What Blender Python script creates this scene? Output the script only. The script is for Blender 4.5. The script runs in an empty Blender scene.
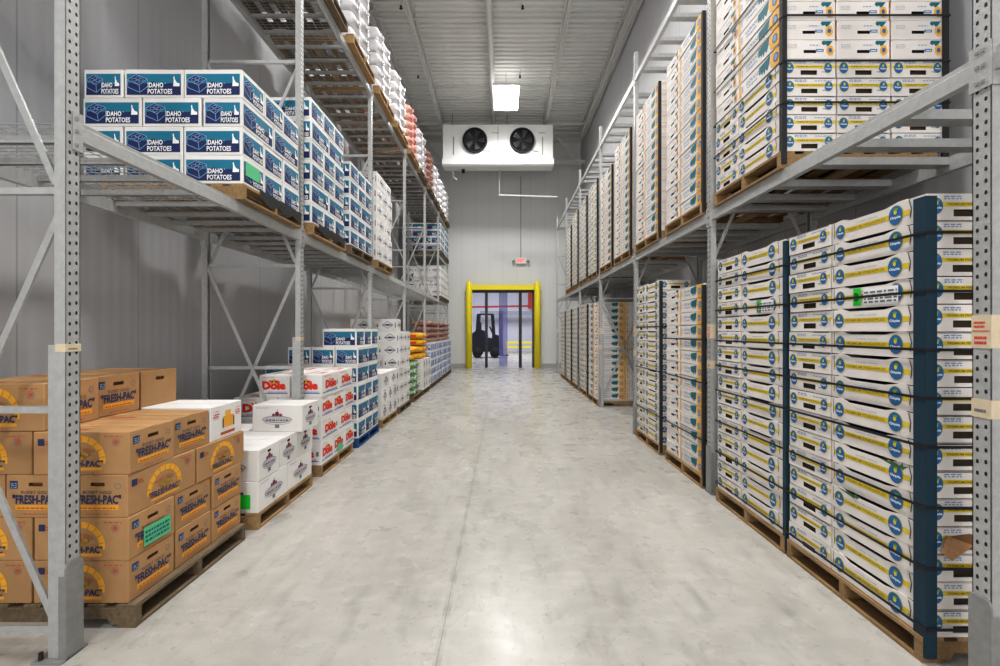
import bpy, math, random
from math import pi, sin, cos, radians as R
from mathutils import Vector, Matrix, noise
C = bpy.context.scene.collection
random.seed(7)
PH = [0.0]
# ------------------------------------------------------------------ materials
MATS = {}
def mat(name, col, rough=0.6, metal=0.0, var=0.0, noise_amt=0.0, nscale=8.0, bump=0.0, bscale=60.0,
        emit=None, coat=0.0, col2=None, stretch=None, trans=0.0, alpha=1.0):
    if name in MATS: return MATS[name]
    m = bpy.data.materials.new(name); m.use_nodes = True
    nt = m.node_tree; N = nt.nodes; L = nt.links
    b = N['Principled BSDF']
    b.inputs['Base Color'].default_value = (*col, 1)
    b.inputs['Roughness'].default_value = rough
    b.inputs['Metallic'].default_value = metal
    b.inputs['Coat Weight'].default_value = coat
    b.inputs['Coat Roughness'].default_value = 0.15
    if trans: b.inputs['Transmission Weight'].default_value = trans
    if alpha < 1: b.inputs['Alpha'].default_value = alpha
    if emit:
        b.inputs['Emission Color'].default_value = (*emit[:3], 1)
        b.inputs['Emission Strength'].default_value = emit[3]
    tc = N.new('ShaderNodeTexCoord')
    vec = tc.outputs['Object']
    if stretch:
        mp = N.new('ShaderNodeMapping'); mp.inputs['Scale'].default_value = stretch
        L.new(vec, mp.inputs['Vector']); vec = mp.outputs['Vector']
    last = None
    if noise_amt or col2:
        n = N.new('ShaderNodeTexNoise'); n.inputs['Scale'].default_value = nscale
        n.inputs['Detail'].default_value = 5; n.inputs['Roughness'].default_value = 0.62
        L.new(vec, n.inputs['Vector'])
        mr = N.new('ShaderNodeMapRange'); mr.inputs['From Min'].default_value = 0.32; mr.inputs['From Max'].default_value = 0.68
        L.new(n.outputs['Fac'], mr.inputs['Value'])
        mx = N.new('ShaderNodeMix'); mx.data_type = 'RGBA'
        c2 = col2 or tuple(c * (1 - noise_amt) for c in col)
        mx.inputs[6].default_value = (*col, 1); mx.inputs[7].default_value = (*c2, 1)
        L.new(mr.outputs['Result'], mx.inputs[0]); last = mx.outputs[2]
    if var:
        oi = N.new('ShaderNodeObjectInfo')
        mr2 = N.new('ShaderNodeMapRange'); mr2.inputs['To Min'].default_value = 1 - var; mr2.inputs['To Max'].default_value = 1 + var * .3
        L.new(oi.outputs['Random'], mr2.inputs['Value'])
        mu = N.new('ShaderNodeMix'); mu.data_type = 'RGBA'; mu.blend_type = 'MULTIPLY'; mu.inputs[0].default_value = 1
        if last: L.new(last, mu.inputs[6])
        else: mu.inputs[6].default_value = (*col, 1)
        L.new(mr2.outputs['Result'], mu.inputs[7]); last = mu.outputs[2]
    if last: L.new(last, b.inputs['Base Color'])
    if bump:
        n2 = N.new('ShaderNodeTexNoise'); n2.inputs['Scale'].default_value = bscale; n2.inputs['Detail'].default_value = 3
        L.new(vec, n2.inputs['Vector'])
        bp = N.new('ShaderNodeBump'); bp.inputs['Strength'].default_value = bump; bp.inputs['Distance'].default_value = 0.01
        L.new(n2.outputs['Fac'], bp.inputs['Height']); L.new(bp.outputs['Normal'], b.inputs['Normal'])
    MATS[name] = m
    return m
def srgb(r, g, b):
    f = lambda c: (c / 255 / 12.92) if c / 255 <= 0.04045 else ((c / 255 + 0.055) / 1.055) ** 2.4
    return (f(r), f(g), f(b))
galv = mat('galvanised_steel', srgb(192, 193, 192), 0.45, 0.25, 0.05, 0.16, 22, 0.15, 120)
galvd = mat('galvanised_dull', srgb(160, 161, 160), 0.5, 0.4, 0.05, 0.18, 18)
hole = mat('hole_dark', srgb(38, 38, 38), 0.8)
wood = mat('pallet_wood', srgb(176, 142, 98), 0.8, 0, 0.25, 0.4, 6, 0.4, 40, stretch=(6, 1, 6))
wood_dark = mat('pallet_wood_weathered', srgb(126, 108, 84), 0.85, 0, 0.2, 0.45, 6, 0.4, 40, stretch=(6, 1, 6))
wood_blue = mat('pallet_wood_blue', srgb(30, 84, 140), 0.7, 0, 0.1, 0.3, 8)
card = mat('brown_cardboard', srgb(186, 144, 98), 0.75, 0, 0.10, 0.12, 5, 0.15, 20)
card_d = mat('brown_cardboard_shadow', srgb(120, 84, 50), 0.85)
white = mat('white_cardboard', srgb(236, 234, 231), 0.62, 0, 0.10, 0.05, 7, 0.12, 18)
tray_w = mat('tray_cardboard', srgb(236, 230, 225), 0.65, 0, 0.09, 0.06, 9)
fruit = mat('tray_inside_shade', srgb(66, 56, 38), 0.9, 0, 0, 0.6, 20)  # dark colour stands in for shade inside the trays; also draws the slits
ink = {}
for k, c in dict(navy=(20, 40, 92), teal=(18, 116, 146), lblue=(130, 165, 205), white=(245, 245, 245), orange=(232, 166, 56), forange=(236, 176, 62),
                 dorange=(226, 104, 30), red=(222, 48, 34), yellow=(224, 200, 52), blue=(24, 104, 164), green=(110, 170, 60), black=(34, 34, 40),
                 purple=(120, 60, 100), grey=(120, 120, 128), lgrey=(190, 190, 192), inkblue=(44, 52, 92), rust=(190, 84, 44), paleink=(120, 150, 190),
                 sticker=(30, 205, 50), mint=(96, 196, 140), dteal=(0, 104, 116), gold=(236, 176, 50), olive=(160, 150, 56), tan=(214, 196, 160),
                 paleblue=(150, 180, 216), violet=(96, 98, 170), maroon=(120, 24, 50), olivetext=(150, 128, 40)).items():
    ink[k] = mat('print_' + k, srgb(*c), 0.6)
strapm = mat('black_strap', srgb(24, 24, 26), 0.5)
boardm = mat('blue_corner_board', srgb(14, 52, 70), 0.6, 0, 0.1)
boardk = mat('black_corner_board', srgb(34, 34, 38), 0.7)
yellow_p = mat('yellow_paint', srgb(252, 234, 40), 0.45)
# ------------------------------------------------------------------ mesh builder
class MB:
    def __init__(s): s.v = []; s.f = []; s.m = []; s.mats = []; s.sm = []
    def mi(s, m):
        if m not in s.mats: s.mats.append(m)
        return s.mats.index(m)
    def add(s, vs, fs, m, smooth=False):
        o = len(s.v); s.v.extend([tuple(v) for v in vs]); k = s.mi(m)
        for f in fs: s.f.append(tuple(i + o for i in f)); s.m.append(k); s.sm.append(smooth)
    def box(s, x0, y0, z0, x1, y1, z1, m):
        vs = [(x, y, z) for z in (z0, z1) for y in (y0, y1) for x in (x0, x1)]
        s.add(vs, [(0, 2, 3, 1), (4, 5, 7, 6), (0, 1, 5, 4), (2, 6, 7, 3), (0, 4, 6, 2), (1, 3, 7, 5)], m)
    def bar(s, p, q, w, h, m, up=(0, 0, 1)):
        p = Vector(p); q = Vector(q); d = (q - p).normalized(); upv = Vector(up)
        if abs(d.dot(upv)) > .98: upv = Vector((0, 1, 0))
        a = d.cross(upv).normalized() * w / 2; b = a.cross(d).normalized() * h / 2
        vs = [c + i * a + j * b for c in (p, q) for j in (-1, 1) for i in (-1, 1)]
        s.add(vs, [(0, 2, 3, 1), (4, 5, 7, 6), (0, 1, 5, 4), (2, 6, 7, 3), (0, 4, 6, 2), (1, 3, 7, 5)], m)
    def tube(s, pts, r, m, n=8, closed=False):
        rings = []; pts = [Vector(p) for p in pts]; vs = []
        for i, p in enumerate(pts):
            d = (pts[min(i + 1, len(pts) - 1)] - pts[max(i - 1, 0)]).normalized()
            up = Vector((0, 0, 1)) if abs(d.z) < .9 else Vector((0, 1, 0))
            a = d.cross(up).normalized(); b = a.cross(d).normalized()
            rr = r[i] if isinstance(r, (list, tuple)) else r
            vs += [p + rr * (cos(2 * pi * k / n) * a + sin(2 * pi * k / n) * b) for k in range(n)]
        fs = [(i * n + k, i * n + (k + 1) % n, (i + 1) * n + (k + 1) % n, (i + 1) * n + k) for i in range(len(pts) - 1) for k in range(n)]
        s.add(vs, fs, m, True)
        e = len(pts) - 1
        s.add(vs[:n], [tuple(range(n))[::-1]], m); s.add(vs[e * n:], [tuple(range(n))], m)
    def prism(s, pts, axis, a0, a1, m):
        """pts 2D polygon; axis 'x','y','z' extruded from a0 to a1"""
        def P(p, a): return {'x': (a, p[0], p[1]), 'y': (p[0], a, p[1]), 'z': (p[0], p[1], a)}[axis]
        n = len(pts); vs = [P(p, a0) for p in pts] + [P(p, a1) for p in pts]
        s.add(vs, [tuple(range(n))[::-1], tuple(range(n, 2 * n))] + [(i, (i + 1) % n, n + (i + 1) % n, n + i) for i in range(n)], m)
    def lathe(s, prof, cx, cy, m, n=16, axis='z'):
        vs = []
        for r, h in prof:
            for k in range(n):
                a = 2 * pi * k / n; u, v = r * cos(a), r * sin(a)
                vs.append((cx + u, cy + v, h) if axis == 'z' else (cx + u, h, cy + v))
        s.add(vs, [(i * n + k, i * n + (k + 1) % n, (i + 1) * n + (k + 1) % n, (i + 1) * n + k) for i in range(len(prof) - 1) for k in range(n)], m, True)
    def mesh(s, name):
        me = bpy.data.meshes.new(name); me.from_pydata(s.v, [], s.f)
        for m in s.mats: me.materials.append(m)
        me.polygons.foreach_set('material_index', s.m); me.polygons.foreach_set('use_smooth', s.sm); me.update()
        return me
    def obj(s, name, parent=None, loc=(0, 0, 0), rz=0.0):
        return mk(name, s.mesh(name), parent, loc, rz)
def mk(name, me, parent=None, loc=(0, 0, 0), rz=0.0):
    o = bpy.data.objects.new(name, me); C.objects.link(o); o.parent = parent; o.location = loc; o.rotation_euler.z = rz
    return o
def tag(o, label=None, cat=None, group=None, kind=None):
    if label: o['label'] = label
    if cat: o['category'] = cat
    if group: o['group'] = group
    if kind: o['kind'] = kind
    return o
def empty(name, loc=(0, 0, 0), rz=0.0):
    o = bpy.data.objects.new(name, None); C.objects.link(o); o.location = loc; o.rotation_euler.z = rz; o.empty_display_size = .1
    return o
KIDS = {}
def children(o): return [c for c in bpy.data.objects if c.parent == o]
def dup(o, loc, rz=0.0, label=None, group=None, cat=None):
    if o.name not in KIDS: KIDS[o.name] = [(c, children(c)) for c in children(o)]
    r = o.copy(); C.objects.link(r); r.location = loc; r.rotation_euler.z = rz
    if label: r['label'] = label
    if group: r['group'] = group
    for ch, gs in KIDS[o.name]:
        c = ch.copy(); C.objects.link(c); c.parent = r
        for g in gs:
            d = g.copy(); C.objects.link(d); d.parent = c
    return r
class Proto:
    """first placement moves the thing itself, later ones copy it with its parts"""
    def __init__(s, o): s.o = o; s.used = False; KIDS[o.name] = [(c, children(c)) for c in children(o)]
    def put(s, loc, rz=0.0, label=None, group=None):
        if not s.used:
            s.used = True; o = s.o; o.location = loc; o.rotation_euler.z = rz
            if label: o['label'] = label
            if group: o['group'] = group
            return o
        return dup(s.o, loc, rz, label, group)
# ------------------------------------------------------------------ text
TXT = {}
def text_geo(t, bold=0.0):
    k = (t, bold)
    if k in TXT: return TXT[k]
    cu = bpy.data.curves.new('lettering', 'FONT'); cu.body = t; cu.size = 1; cu.offset = bold; cu.resolution_u = 2; cu.fill_mode = 'FRONT'
    o = bpy.data.objects.new('lettering', cu); C.objects.link(o)
    dg = bpy.context.evaluated_depsgraph_get(); me = o.evaluated_get(dg).to_mesh()
    vs = [(v.co.x, v.co.y) for v in me.vertices]; fs = [tuple(p.vertices) for p in me.polygons]
    o.evaluated_get(dg).to_mesh_clear(); bpy.data.objects.remove(o); bpy.data.curves.remove(cu)
    x0 = min(v[0] for v in vs); x1 = max(v[0] for v in vs); y0 = min(v[1] for v in vs); y1 = max(v[1] for v in vs)
    vs = [((x - x0) / (x1 - x0), (y - y0) / (y1 - y0)) for x, y in vs]
    TXT[k] = (vs, fs); return TXT[k]
class Face:
    def __init__(s, mb, o, u, n, w, h, v=(0, 0, 1)):
        s.mb = mb; s.o = Vector(o); s.u = Vector(u); s.n = Vector(n); s.v = Vector(v); s.w = w; s.h = h
    def P(s, p, l): return s.o + s.u * (p[0] * s.w) + s.v * (p[1] * s.h) + s.n * (0.0012 * l)
    def poly(s, pts, m, l=1): s.mb.add([s.P(p, l) for p in pts], [tuple(range(len(pts)))], m)
    def rect(s, a, b, c, d, m, l=1): s.poly([(a, b), (c, b), (c, d), (a, d)], m, l)
    def disc(s, cx, cy, rx, ry, m, l=1, n=16, a0=0, a1=2 * pi):
        """rx, ry metres"""
        s.poly([(cx + rx / s.w * cos(a0 + (a1 - a0) * i / n), cy + ry / s.h * sin(a0 + (a1 - a0) * i / n)) for i in range(n + (a1 - a0 < 6.2))], m, l)
    def ring(s, cx, cy, rx, ry, t, m, l=1, n=16, a0=0.0, a1=2 * pi):
        for i in range(n):
            A = a0 + (a1 - a0) * i / n; B = a0 + (a1 - a0) * (i + 1) / n
            p = lambda a, k: (cx + (rx - k) / s.w * cos(a), cy + (ry - k) / s.h * sin(a))
            s.poly([p(A, 0), p(B, 0), p(B, t), p(A, t)], m, l)
    def line(s, p, q, t, m, l=1):
        a = Vector((p[0] * s.w, p[1] * s.h)); b = Vector((q[0] * s.w, q[1] * s.h)); d = (b - a).normalized(); e = Vector((-d.y, d.x)) * t / 2
        s.poly([((x.x) / s.w, (x.y) / s.h) for x in (a + e, a - e, b - e, b + e)], m, l)
    def text(s, t, a, b, c, d, m, l=2, bold=0.0, tilt=0.0, arc=0.0):
        vs, fs = text_geo(t, bold)
        s.mb.add([s.P((a + (c - a) * x, b + (d - b) * y + tilt * x - arc * (2 * x - 1) ** 2), l) for x, y in vs], fs, m)
def sides(mb, L, W, H, z=0.0):
    return dict(front=Face(mb, (-L / 2, -W / 2, z), (1, 0, 0), (0, -1, 0), L, H), right=Face(mb, (L / 2, -W / 2, z), (0, 1, 0), (1, 0, 0), W, H),
                back=Face(mb, (L / 2, W / 2, z), (-1, 0, 0), (0, 1, 0), L, H), left=Face(mb, (-L / 2, W / 2, z), (0, -1, 0), (-1, 0, 0), W, H),
                top=Face(mb, (-L / 2, -W / 2, z + H), (1, 0, 0), (0, 0, 1), L, W, (0, 1, 0)))
def carton(mb, L, W, H, m, c=0.004, ends=None, longs=None, dark=hole, topm=None):
    """closed carton with chamfered edges; ends / longs = (u0,v0,u1,v1) of a cut hand hole"""
    X, Y = L / 2, W / 2
    F = {'front': [(-X + c, -Y, c), (X - c, -Y, c), (X - c, -Y, H - c), (-X + c, -Y, H - c)], 'right': [(X, -Y + c, c), (X, Y - c, c), (X, Y - c, H - c), (X, -Y + c, H - c)],
         'back': [(X - c, Y, c), (-X + c, Y, c), (-X + c, Y, H - c), (X - c, Y, H - c)], 'left': [(-X, Y - c, c), (-X, -Y + c, c), (-X, -Y + c, H - c), (-X, Y - c, H - c)],
         'top': [(-X + c, -Y + c, H), (X - c, -Y + c, H), (X - c, Y - c, H), (-X + c, Y - c, H)], 'bottom': [(-X + c, Y - c, 0), (X - c, Y - c, 0), (X - c, -Y + c, 0), (-X + c, -Y + c, 0)]}
    inn = {'front': (0, 1, 0), 'right': (-1, 0, 0), 'back': (0, -1, 0), 'left': (1, 0, 0)}
    for k, q in F.items():
        hh = ends if k in ('left', 'right') else longs if k in ('front', 'back') else None
        if not hh: mb.add(q, [(0, 1, 2, 3)], (topm or m) if k == 'top' else m); continue
        a = [Vector(p) for p in q]; u = a[1] - a[0]; v = a[3] - a[0]
        h = [a[0] + u * hh[i] + v * hh[j] for i, j in ((0, 1), (2, 1), (2, 3), (0, 3))]
        mb.add(a + h, [(0, 1, 5, 4), (1, 2, 6, 5), (2, 3, 7, 6), (3, 0, 4, 7)], m)
        dpt = Vector(inn[k]) * 0.02
        mb.add(h + [p + dpt for p in h], [(0, 1, 5, 4), (1, 2, 6, 5), (2, 3, 7, 6), (3, 0, 4, 7), (4, 5, 6, 7)], dark)
    r = ['front', 'right', 'back', 'left']
    for i in range(4):
        A, B = F[r[i]], F[r[(i + 1) % 4]]
        mb.add([A[1], B[0], B[3], A[2]], [(0, 1, 2, 3)], m)
    T = F['top']; Bt = F['bottom']
    tk = {'front': (0, 1), 'right': (1, 2), 'back': (2, 3), 'left': (3, 0)}; bk = {'front': (3, 2), 'right': (2, 1), 'back': (1, 0), 'left': (0, 3)}
    for k in r:
        q = F[k]; t = tk[k]; b = bk[k]
        mb.add([q[3], q[2], T[t[1]], T[t[0]]], [(0, 1, 2, 3)], m)
        mb.add([q[0], q[1], Bt[b[1]], Bt[b[0]]], [(3, 2, 1, 0)], m)
    for i in range(4):
        A, B = F[r[i]], F[r[(i + 1) % 4]]
        mb.add([A[2], B[3], T[tk[r[i]][1]]], [(0, 1, 2)], m); mb.add([A[1], B[0], Bt[bk[r[i]][1]]], [(2, 1, 0)], m)
def scribble(f, a, b, c, d, m, rows=2, l=1, seed=1):
    """rows of tiny unreadable print"""
    rd = random.Random(seed)
    for i in range(rows):
        v0 = b + (d - b) * i / rows; v1 = v0 + (d - b) / rows * .55; u = a
        while u < c:
            w = rd.uniform(.02, .07); f.rect(u, v0, min(u + w, c), v1, m, l); u += w + .018
# ------------------------------------------------------------------ carton kinds (long side = local x)
def fresh_box(plain=False):
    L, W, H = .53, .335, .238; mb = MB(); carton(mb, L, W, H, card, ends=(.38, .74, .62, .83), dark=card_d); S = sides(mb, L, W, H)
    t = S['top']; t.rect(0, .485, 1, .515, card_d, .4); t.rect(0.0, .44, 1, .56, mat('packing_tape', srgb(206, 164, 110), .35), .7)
    t.text('FRESH-PAC', .1, .1, .5, .26, ink['rust'], 1)
    if not plain:
        for k in ('front', 'back'):
            f = S[k]
            f.ring(.5, .34, .135, .135, .034, ink['gold'], 1, 18, -.15, pi + .15)
            for i in range(9):
                a = .15 + i * (pi - .3) / 8; f.line((.5 + .103 / L * cos(a), .34 + .103 / H * sin(a)), (.5 + .132 / L * cos(a), .34 + .132 / H * sin(a)), .004, ink['dorange'], 2)
            f.text('RUSSET GOLD', .37, .56, .63, .64, ink['rust'], 2, 0, 0, .07)
            for cx, cy in ((.46, .46), (.54, .47), (.5, .41)): f.disc(cx, cy, .026, .017, ink['olive'], 2, 12); f.ring(cx, cy, .026, .017, .003, ink['rust'], 3, 12)
            f.rect(.3, .1, .72, .17, ink['orange'], 1)
            f.text('"FRESH-PAC"', .27, .18, .73, .34, ink['inkblue'], 3, .025)
            f.rect(.05, .68, .12, .84, ink['inkblue'], 1); scribble(f, .13, .7, .2, .82, ink['rust'], 2)
            f.ring(.86, .76, .022, .022, .004, ink['grey'], 1, 14); f.disc(.86, .76, .013, .013, ink['rust'], 1, 8)
            scribble(f, .74, .88, .93, .93, ink['rust'], 1, 1, 3); scribble(f, .36, .04, .66, .07, ink['rust'], 1, 1, 4)
        for k in ('left', 'right'):
            f = S[k]
            f.text('RUSSET GOLD', .26, .56, .74, .63, ink['inkblue'], 2)
            f.text('"FRESH-PAC"', .12, .32, .9, .54, ink['inkblue'], 3, .03)
            f.rect(.16, .18, .86, .3, ink['orange'], 1); scribble(f, .2, .21, .8, .26, ink['rust'], 1, 2, 5)
            f.rect(.07, .68, .2, .86, ink['inkblue'], 1); scribble(f, .09, .7, .19, .83, ink['lblue'], 3, 2)
            f.ring(.84, .74, .018, .018, .004, ink['grey'], 1, 12); scribble(f, .3, .07, .7, .11, ink['rust'], 1, 1, 6)
    else:
        S['front'].text('', 0, 0, 1, 1, hole) if False else None
    return mb.mesh('cardboard_box')
def plain_box():
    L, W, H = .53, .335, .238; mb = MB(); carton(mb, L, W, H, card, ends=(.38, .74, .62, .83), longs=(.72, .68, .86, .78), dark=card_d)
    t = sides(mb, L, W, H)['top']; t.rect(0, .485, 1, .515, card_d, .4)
    return mb.mesh('cardboard_box')
IDAHO = [(0, 0), (1, 0), (1, .30), (.78, .34), (.55, .40), (.40, .58), (.26, .72), (.2, 1), (.02, 1), (.08, .6)]
def potato_box(pale=False):
    L, W, H = .48, .322, .234; mb = MB(); carton(mb, L, W, H, white); S = sides(mb, L, W, H)
    nv, tl = (ink['navy'], ink['teal']) if not pale else (ink['violet'], ink['paleblue'])
    for k, f in S.items():
        if k == 'top':
            f.rect(0, .49, 1, .51, ink['lgrey'], .5); continue
        e = k in ('left', 'right')
        a, c = (.06, .94) if e else (.04, .96)
        f.rect(a, .1, c, .84, nv, 1)
        f.poly([(a, .5), (a + .12, .54), (a + .3, .5), (.5, .56), (.7, .5), (c, .53), (c, .84), (a, .84)], tl, 2)
        # crate of potatoes in outline
        cw = .34 if not e else .42; x0 = a + .01
        q = [(x0, .62), (x0 + cw * .45, .8), (x0 + cw, .66), (x0 + cw * .6, .44)]
        f.poly(q, nv, 3)
        for i in range(4): f.line(q[i], q[(i + 1) % 4], .005, ink['lblue'], 4)
        lo = [(p[0] + .015, p[1] - .26) for p in (q[0], q[3], q[2])]
        f.line(lo[0], lo[1], .005, ink['lblue'], 4); f.line(lo[1], lo[2], .005, ink['lblue'], 4)
        for p, r_ in zip((q[0], q[3], q[2]), lo): f.line(p, r_, .005, ink['lblue'], 4)
        for i, (u, v) in enumerate(((.35, .62), (.55, .68), (.5, .55), (.7, .62))):
            f.ring(x0 + cw * u, v, .021, .014, .004, ink['lblue'], 4, 10)
        tx = a + (.36 if not e else .4); tw = .42 if not e else .44
        f.text('IDAHO', tx, .35, tx + tw * .64, .53, ink['white'], 4, .03); f.ring(tx + tw * .71, .5, .004, .004, .0015, ink['white'], 4, 8)
        f.text('POTATOES', tx, .13, tx + tw, .31, ink['white'], 4, .03)
        ix = c - (.125 if not e else .14); iw = .11 if not e else .12
        f.poly([(ix + x * iw, .40 + y * .34) for x, y in IDAHO], ink['white'], 4)
    return mb.mesh('potato_box')
def fruit_box():
    L, W, H = .49, .345, .255; mb = MB(); carton(mb, L, W, H, white, ends=(.4, .66, .6, .76)); S = sides(mb, L, W, H)
    for k, f in S.items():
        if k == 'top':
            f.rect(0, .49, 1, .51, ink['lgrey'], .5); f.rect(.1, .6, .9, .66, ink['red'], 1); f.text('Dole', .3, .15, .7, .42, ink['red'], 1, .04); continue
        e = k in ('left', 'right'); a, c = (.2, .84) if not e else (.1, .88)
        ox = a + (c - a) * .48
        for i in range(7):
            an = -.4 + i * .65
            if an > pi + .5: break
            f.poly([(ox + .02 / f.w * cos(an - .5), .5 + .02 / f.h * sin(an - .5)), (ox + .075 / f.w * cos(an - .22), .5 + .075 / f.h * sin(an - .22)),
                    (ox + .085 / f.w * cos(an + .1), .5 + .085 / f.h * sin(an + .1)), (ox + .02 / f.w * cos(an + .4), .5 + .02 / f.h * sin(an + .4))], ink['orange'] if i % 2 else ink['dorange'], 1)
        f.text('Dole', a, .34, c, .72, ink['red'], 3, .06)
        f.rect(.06, .16, .94, .2, ink['violet'], 1); scribble(f, .3, .22, .9, .28, ink['violet'], 1, 1, 2)
        scribble(f, .1, .88, .5, .92, ink['red'], 1, 1, 8)
        if not e: f.rect(.88, .4, .94, .6, ink['grey'], 1)
    return mb.mesh('fruit_box')
def onion_box():
    L, W, H = .50, .34, .262; mb = MB(); carton(mb, L, W, H, white, ends=(.42, .8, .58, .88)); S = sides(mb, L, W, H)
    for k, f in S.items():
        if k == 'top': f.rect(0, .49, 1, .51, ink['lgrey'], .5); continue
        f.disc(.5, .66, .022, .026, ink['maroon'], 1, 12); f.line((.5, .74), (.52, .84), .004, ink['maroon'], 1)
        for s_ in (-1, 1): f.disc(.5 + s_ * .028 / f.w * 1.3, .61, .016, .02, ink['purple'], 1, 10)
        rx = .15 if k in ('front', 'back') else .11
        f.ring(.5, .46, rx, .035, .006, ink['grey'], 2, 20); f.disc(.5, .46, rx - .006, .029, ink['lgrey'], 2, 20)
        scribble(f, .5 - .75 * rx / f.w, .41, .5 + .75 * rx / f.w, .5, ink['purple'], 1, 3, 12)
        f.ring(.5, .38, rx * .9, .03, .004, ink['grey'], 1, 12, pi, 2 * pi)
        f.rect(.5 - .022 / f.w, .14, .5 + .022 / f.w, .26, ink['grey'], 1); scribble(f, .08, .86, .34, .93, ink['lgrey'], 2, 1, 6)
    return mb.mesh('onion_box')
def diamond_box():
    L, W, H = .46, .33, .25; mb = MB(); carton(mb, L, W, H, white); S = sides(mb, L, W, H)
    for k, f in S.items():
        if k == 'top': f.rect(0, .49, 1, .51, ink['lgrey'], .5); continue
        e = k in ('left', 'right'); cx = .6 if not e else .58
        r = .11 if not e else .085; q = [(cx - r / f.w, .52), (cx, .52 + .3), (cx + r / f.w, .52), (cx, .52 - .26)]
        for i in range(4): f.line(q[i], q[(i + 1) % 4], .008, ink['inkblue'], 2)
        f.disc(cx, .53, r * .5, .022, ink['grey'], 1, 12); f.rect(cx - r * .8 / f.w, .49, cx + r * .8 / f.w, .56, ink['inkblue'], 2)
        f.disc(.16, .46, .014, .026, ink['black'], 1, 8); f.line((.12, .62), (.2, .62), .008, ink['black'], 1)
        scribble(f, .1, .1, .5, .15, ink['lgrey'], 1, 1, 5); f.rect(.92, .3, .96, .7, ink['grey'], 1)
    return mb.mesh('diamond_box')
def printed_box():
    """white carton with an orange pictured bag on it"""
    L, W, H = .50, .37, .25; mb = MB(); carton(mb, L, W, H, white); S = sides(mb, L, W, H)
    for k in ('front', 'back', 'left', 'right'):
        f = S[k]; f.rect(.38, .3, .72, .64, ink['orange'], 1); f.rect(.45, .64, .62, .8, ink['gold'], 1); f.rect(.36, .3, .39, .58, ink['black'], 2); f.rect(.71, .3, .74, .58, ink['black'], 2)
        for r_ in ((.08, .62, .26, .84), (.78, .6, .94, .82)):
            f.line((r_[0], r_[1]), (r_[2], r_[1]), .003, ink['red']); f.line((r_[0], r_[3]), (r_[2], r_[3]), .003, ink['red'])
            scribble(f, r_[0], r_[1] + .04, r_[2], r_[3] - .04, ink['red'], 2, 1, 2)
        f.rect(.3, .1, .76, .18, ink['rust'], 1)
    S['top'].rect(0, .49, 1, .51, ink['lgrey'], .5)
    return mb.mesh('printed_box')
def logo(f, cx, cy, r=.03, full=True):
    f.disc(cx, cy, r * .86, r * 1.06, ink['olive'], 2, 16); f.disc(cx, cy, r * .78, r, ink['blue'], 3, 16)
    if full:
        f.disc(cx, cy + .36 * r / f.h, r * .2, r * .3, ink['yellow'], 4, 8); f.disc(cx + .1 * r / f.w, cy + .62 * r / f.h, r * .26, r * .12, ink['green'], 5, 8)
        f.text('Chiquita', cx - .62 * r / f.w, cy - .45 * r / f.h, cx + .62 * r / f.w, cy - .08 * r / f.h, ink['white'], 4, .03)
TL, TW, TH = .612, .395, .1365
def tray_walls(mb, L, W, H, m, full=True):
    X, Y = L / 2, W / 2; t = .006; g = .017   # g: dip of the long sides
    prof = [(-X + t, 0.0), (X - t, 0.0), (X - t, H - .004), (X - .10, H - .004), (X - .105, H + .001), (X - .15, H + .001), (X - .17, H - .004), (X - .235, H - g), (-X + .14, H - g), (-X + .1, H - .004),
            (-X + .085, H + .001), (-X + .055, H + .001), (-X + .05, H - .004), (-X + t, H - .004)]
    for y0, y1 in ((-Y, -Y + t), (Y - t, Y)): mb.prism(prof, 'y', y0, y1, m)
    hu0, hu1, hv0, hv1 = -.062, .062, H * .14, H * .40
    for x0, x1 in ((-X, -X + t), (X - t, X)):
        mb.box(x0, -Y, 0, x1, hu0, H - .004, m); mb.box(x0, hu1, 0, x1, Y, H - .004, m)
        mb.box(x0, hu0, 0, x1, hu1, hv0, m); mb.box(x0, hu0, hv1, x1, hu1, H - .004, m)
    mb.box(-X + t + .012, -Y + t + .002, .002, X - t - .012, Y - t - .002, H - .024, fruit)
    for s_ in (-1, 1):   # folded end ledges
        mb.box(min(s_ * X, s_ * (X - .05)), -Y + t, H - .01, max(s_ * X, s_ * (X - .05)), Y - t, H - .005, m)
def tray_print(mb, L, W, H, full=True):
    S = sides(mb, L, W, H)
    for k in ('front', 'back'):
        f = S[k]; f.rect(.03, .38, .86, .58, ink['yellow'], 1)
        logo(f, .11, .48, .042, full); logo(f, .73, .5, .050, full)
        if full:
            f.text('PREMIUM PINEAPPLES', .19, .43, .63, .54, ink['olivetext'], 3, .01); f.text('Carefully selected', .3, .64, .54, .73, ink['paleink'], 2)
            f.line((.865, .25), (.875, .6), .005, fruit, 2); f.line((.875, .6), (.855, .95), .005, fruit, 2); f.line((.03, .25), (.03, .95), .004, fruit, 2)
    for k in ('left', 'right'):
        f = S[k]; f.rect(0.0, .50, 1, .66, ink['yellow'], 1)
        logo(f, .12, .52, .040, full); logo(f, .86, .52, .036, full)
        if full:
            scribble(f, .22, .76, .46, .92, ink['paleink'], 2, 1, 4); scribble(f, .6, .8, .92, .88, ink['paleink'], 1, 1, 9); f.rect(.74, .28, .86, .32, ink['paleink'], 1)
            f.text('PREMIUM PINEAPPLES', .26, .54, .76, .63, ink['olivetext'], 3, .01)
def pineapple_tray():
    mb = MB(); tray_walls(mb, TL, TW, TH, tray_w); tray_print(mb, TL, TW, TH); return mb.mesh('pineapple_tray')
CH = .143
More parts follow.
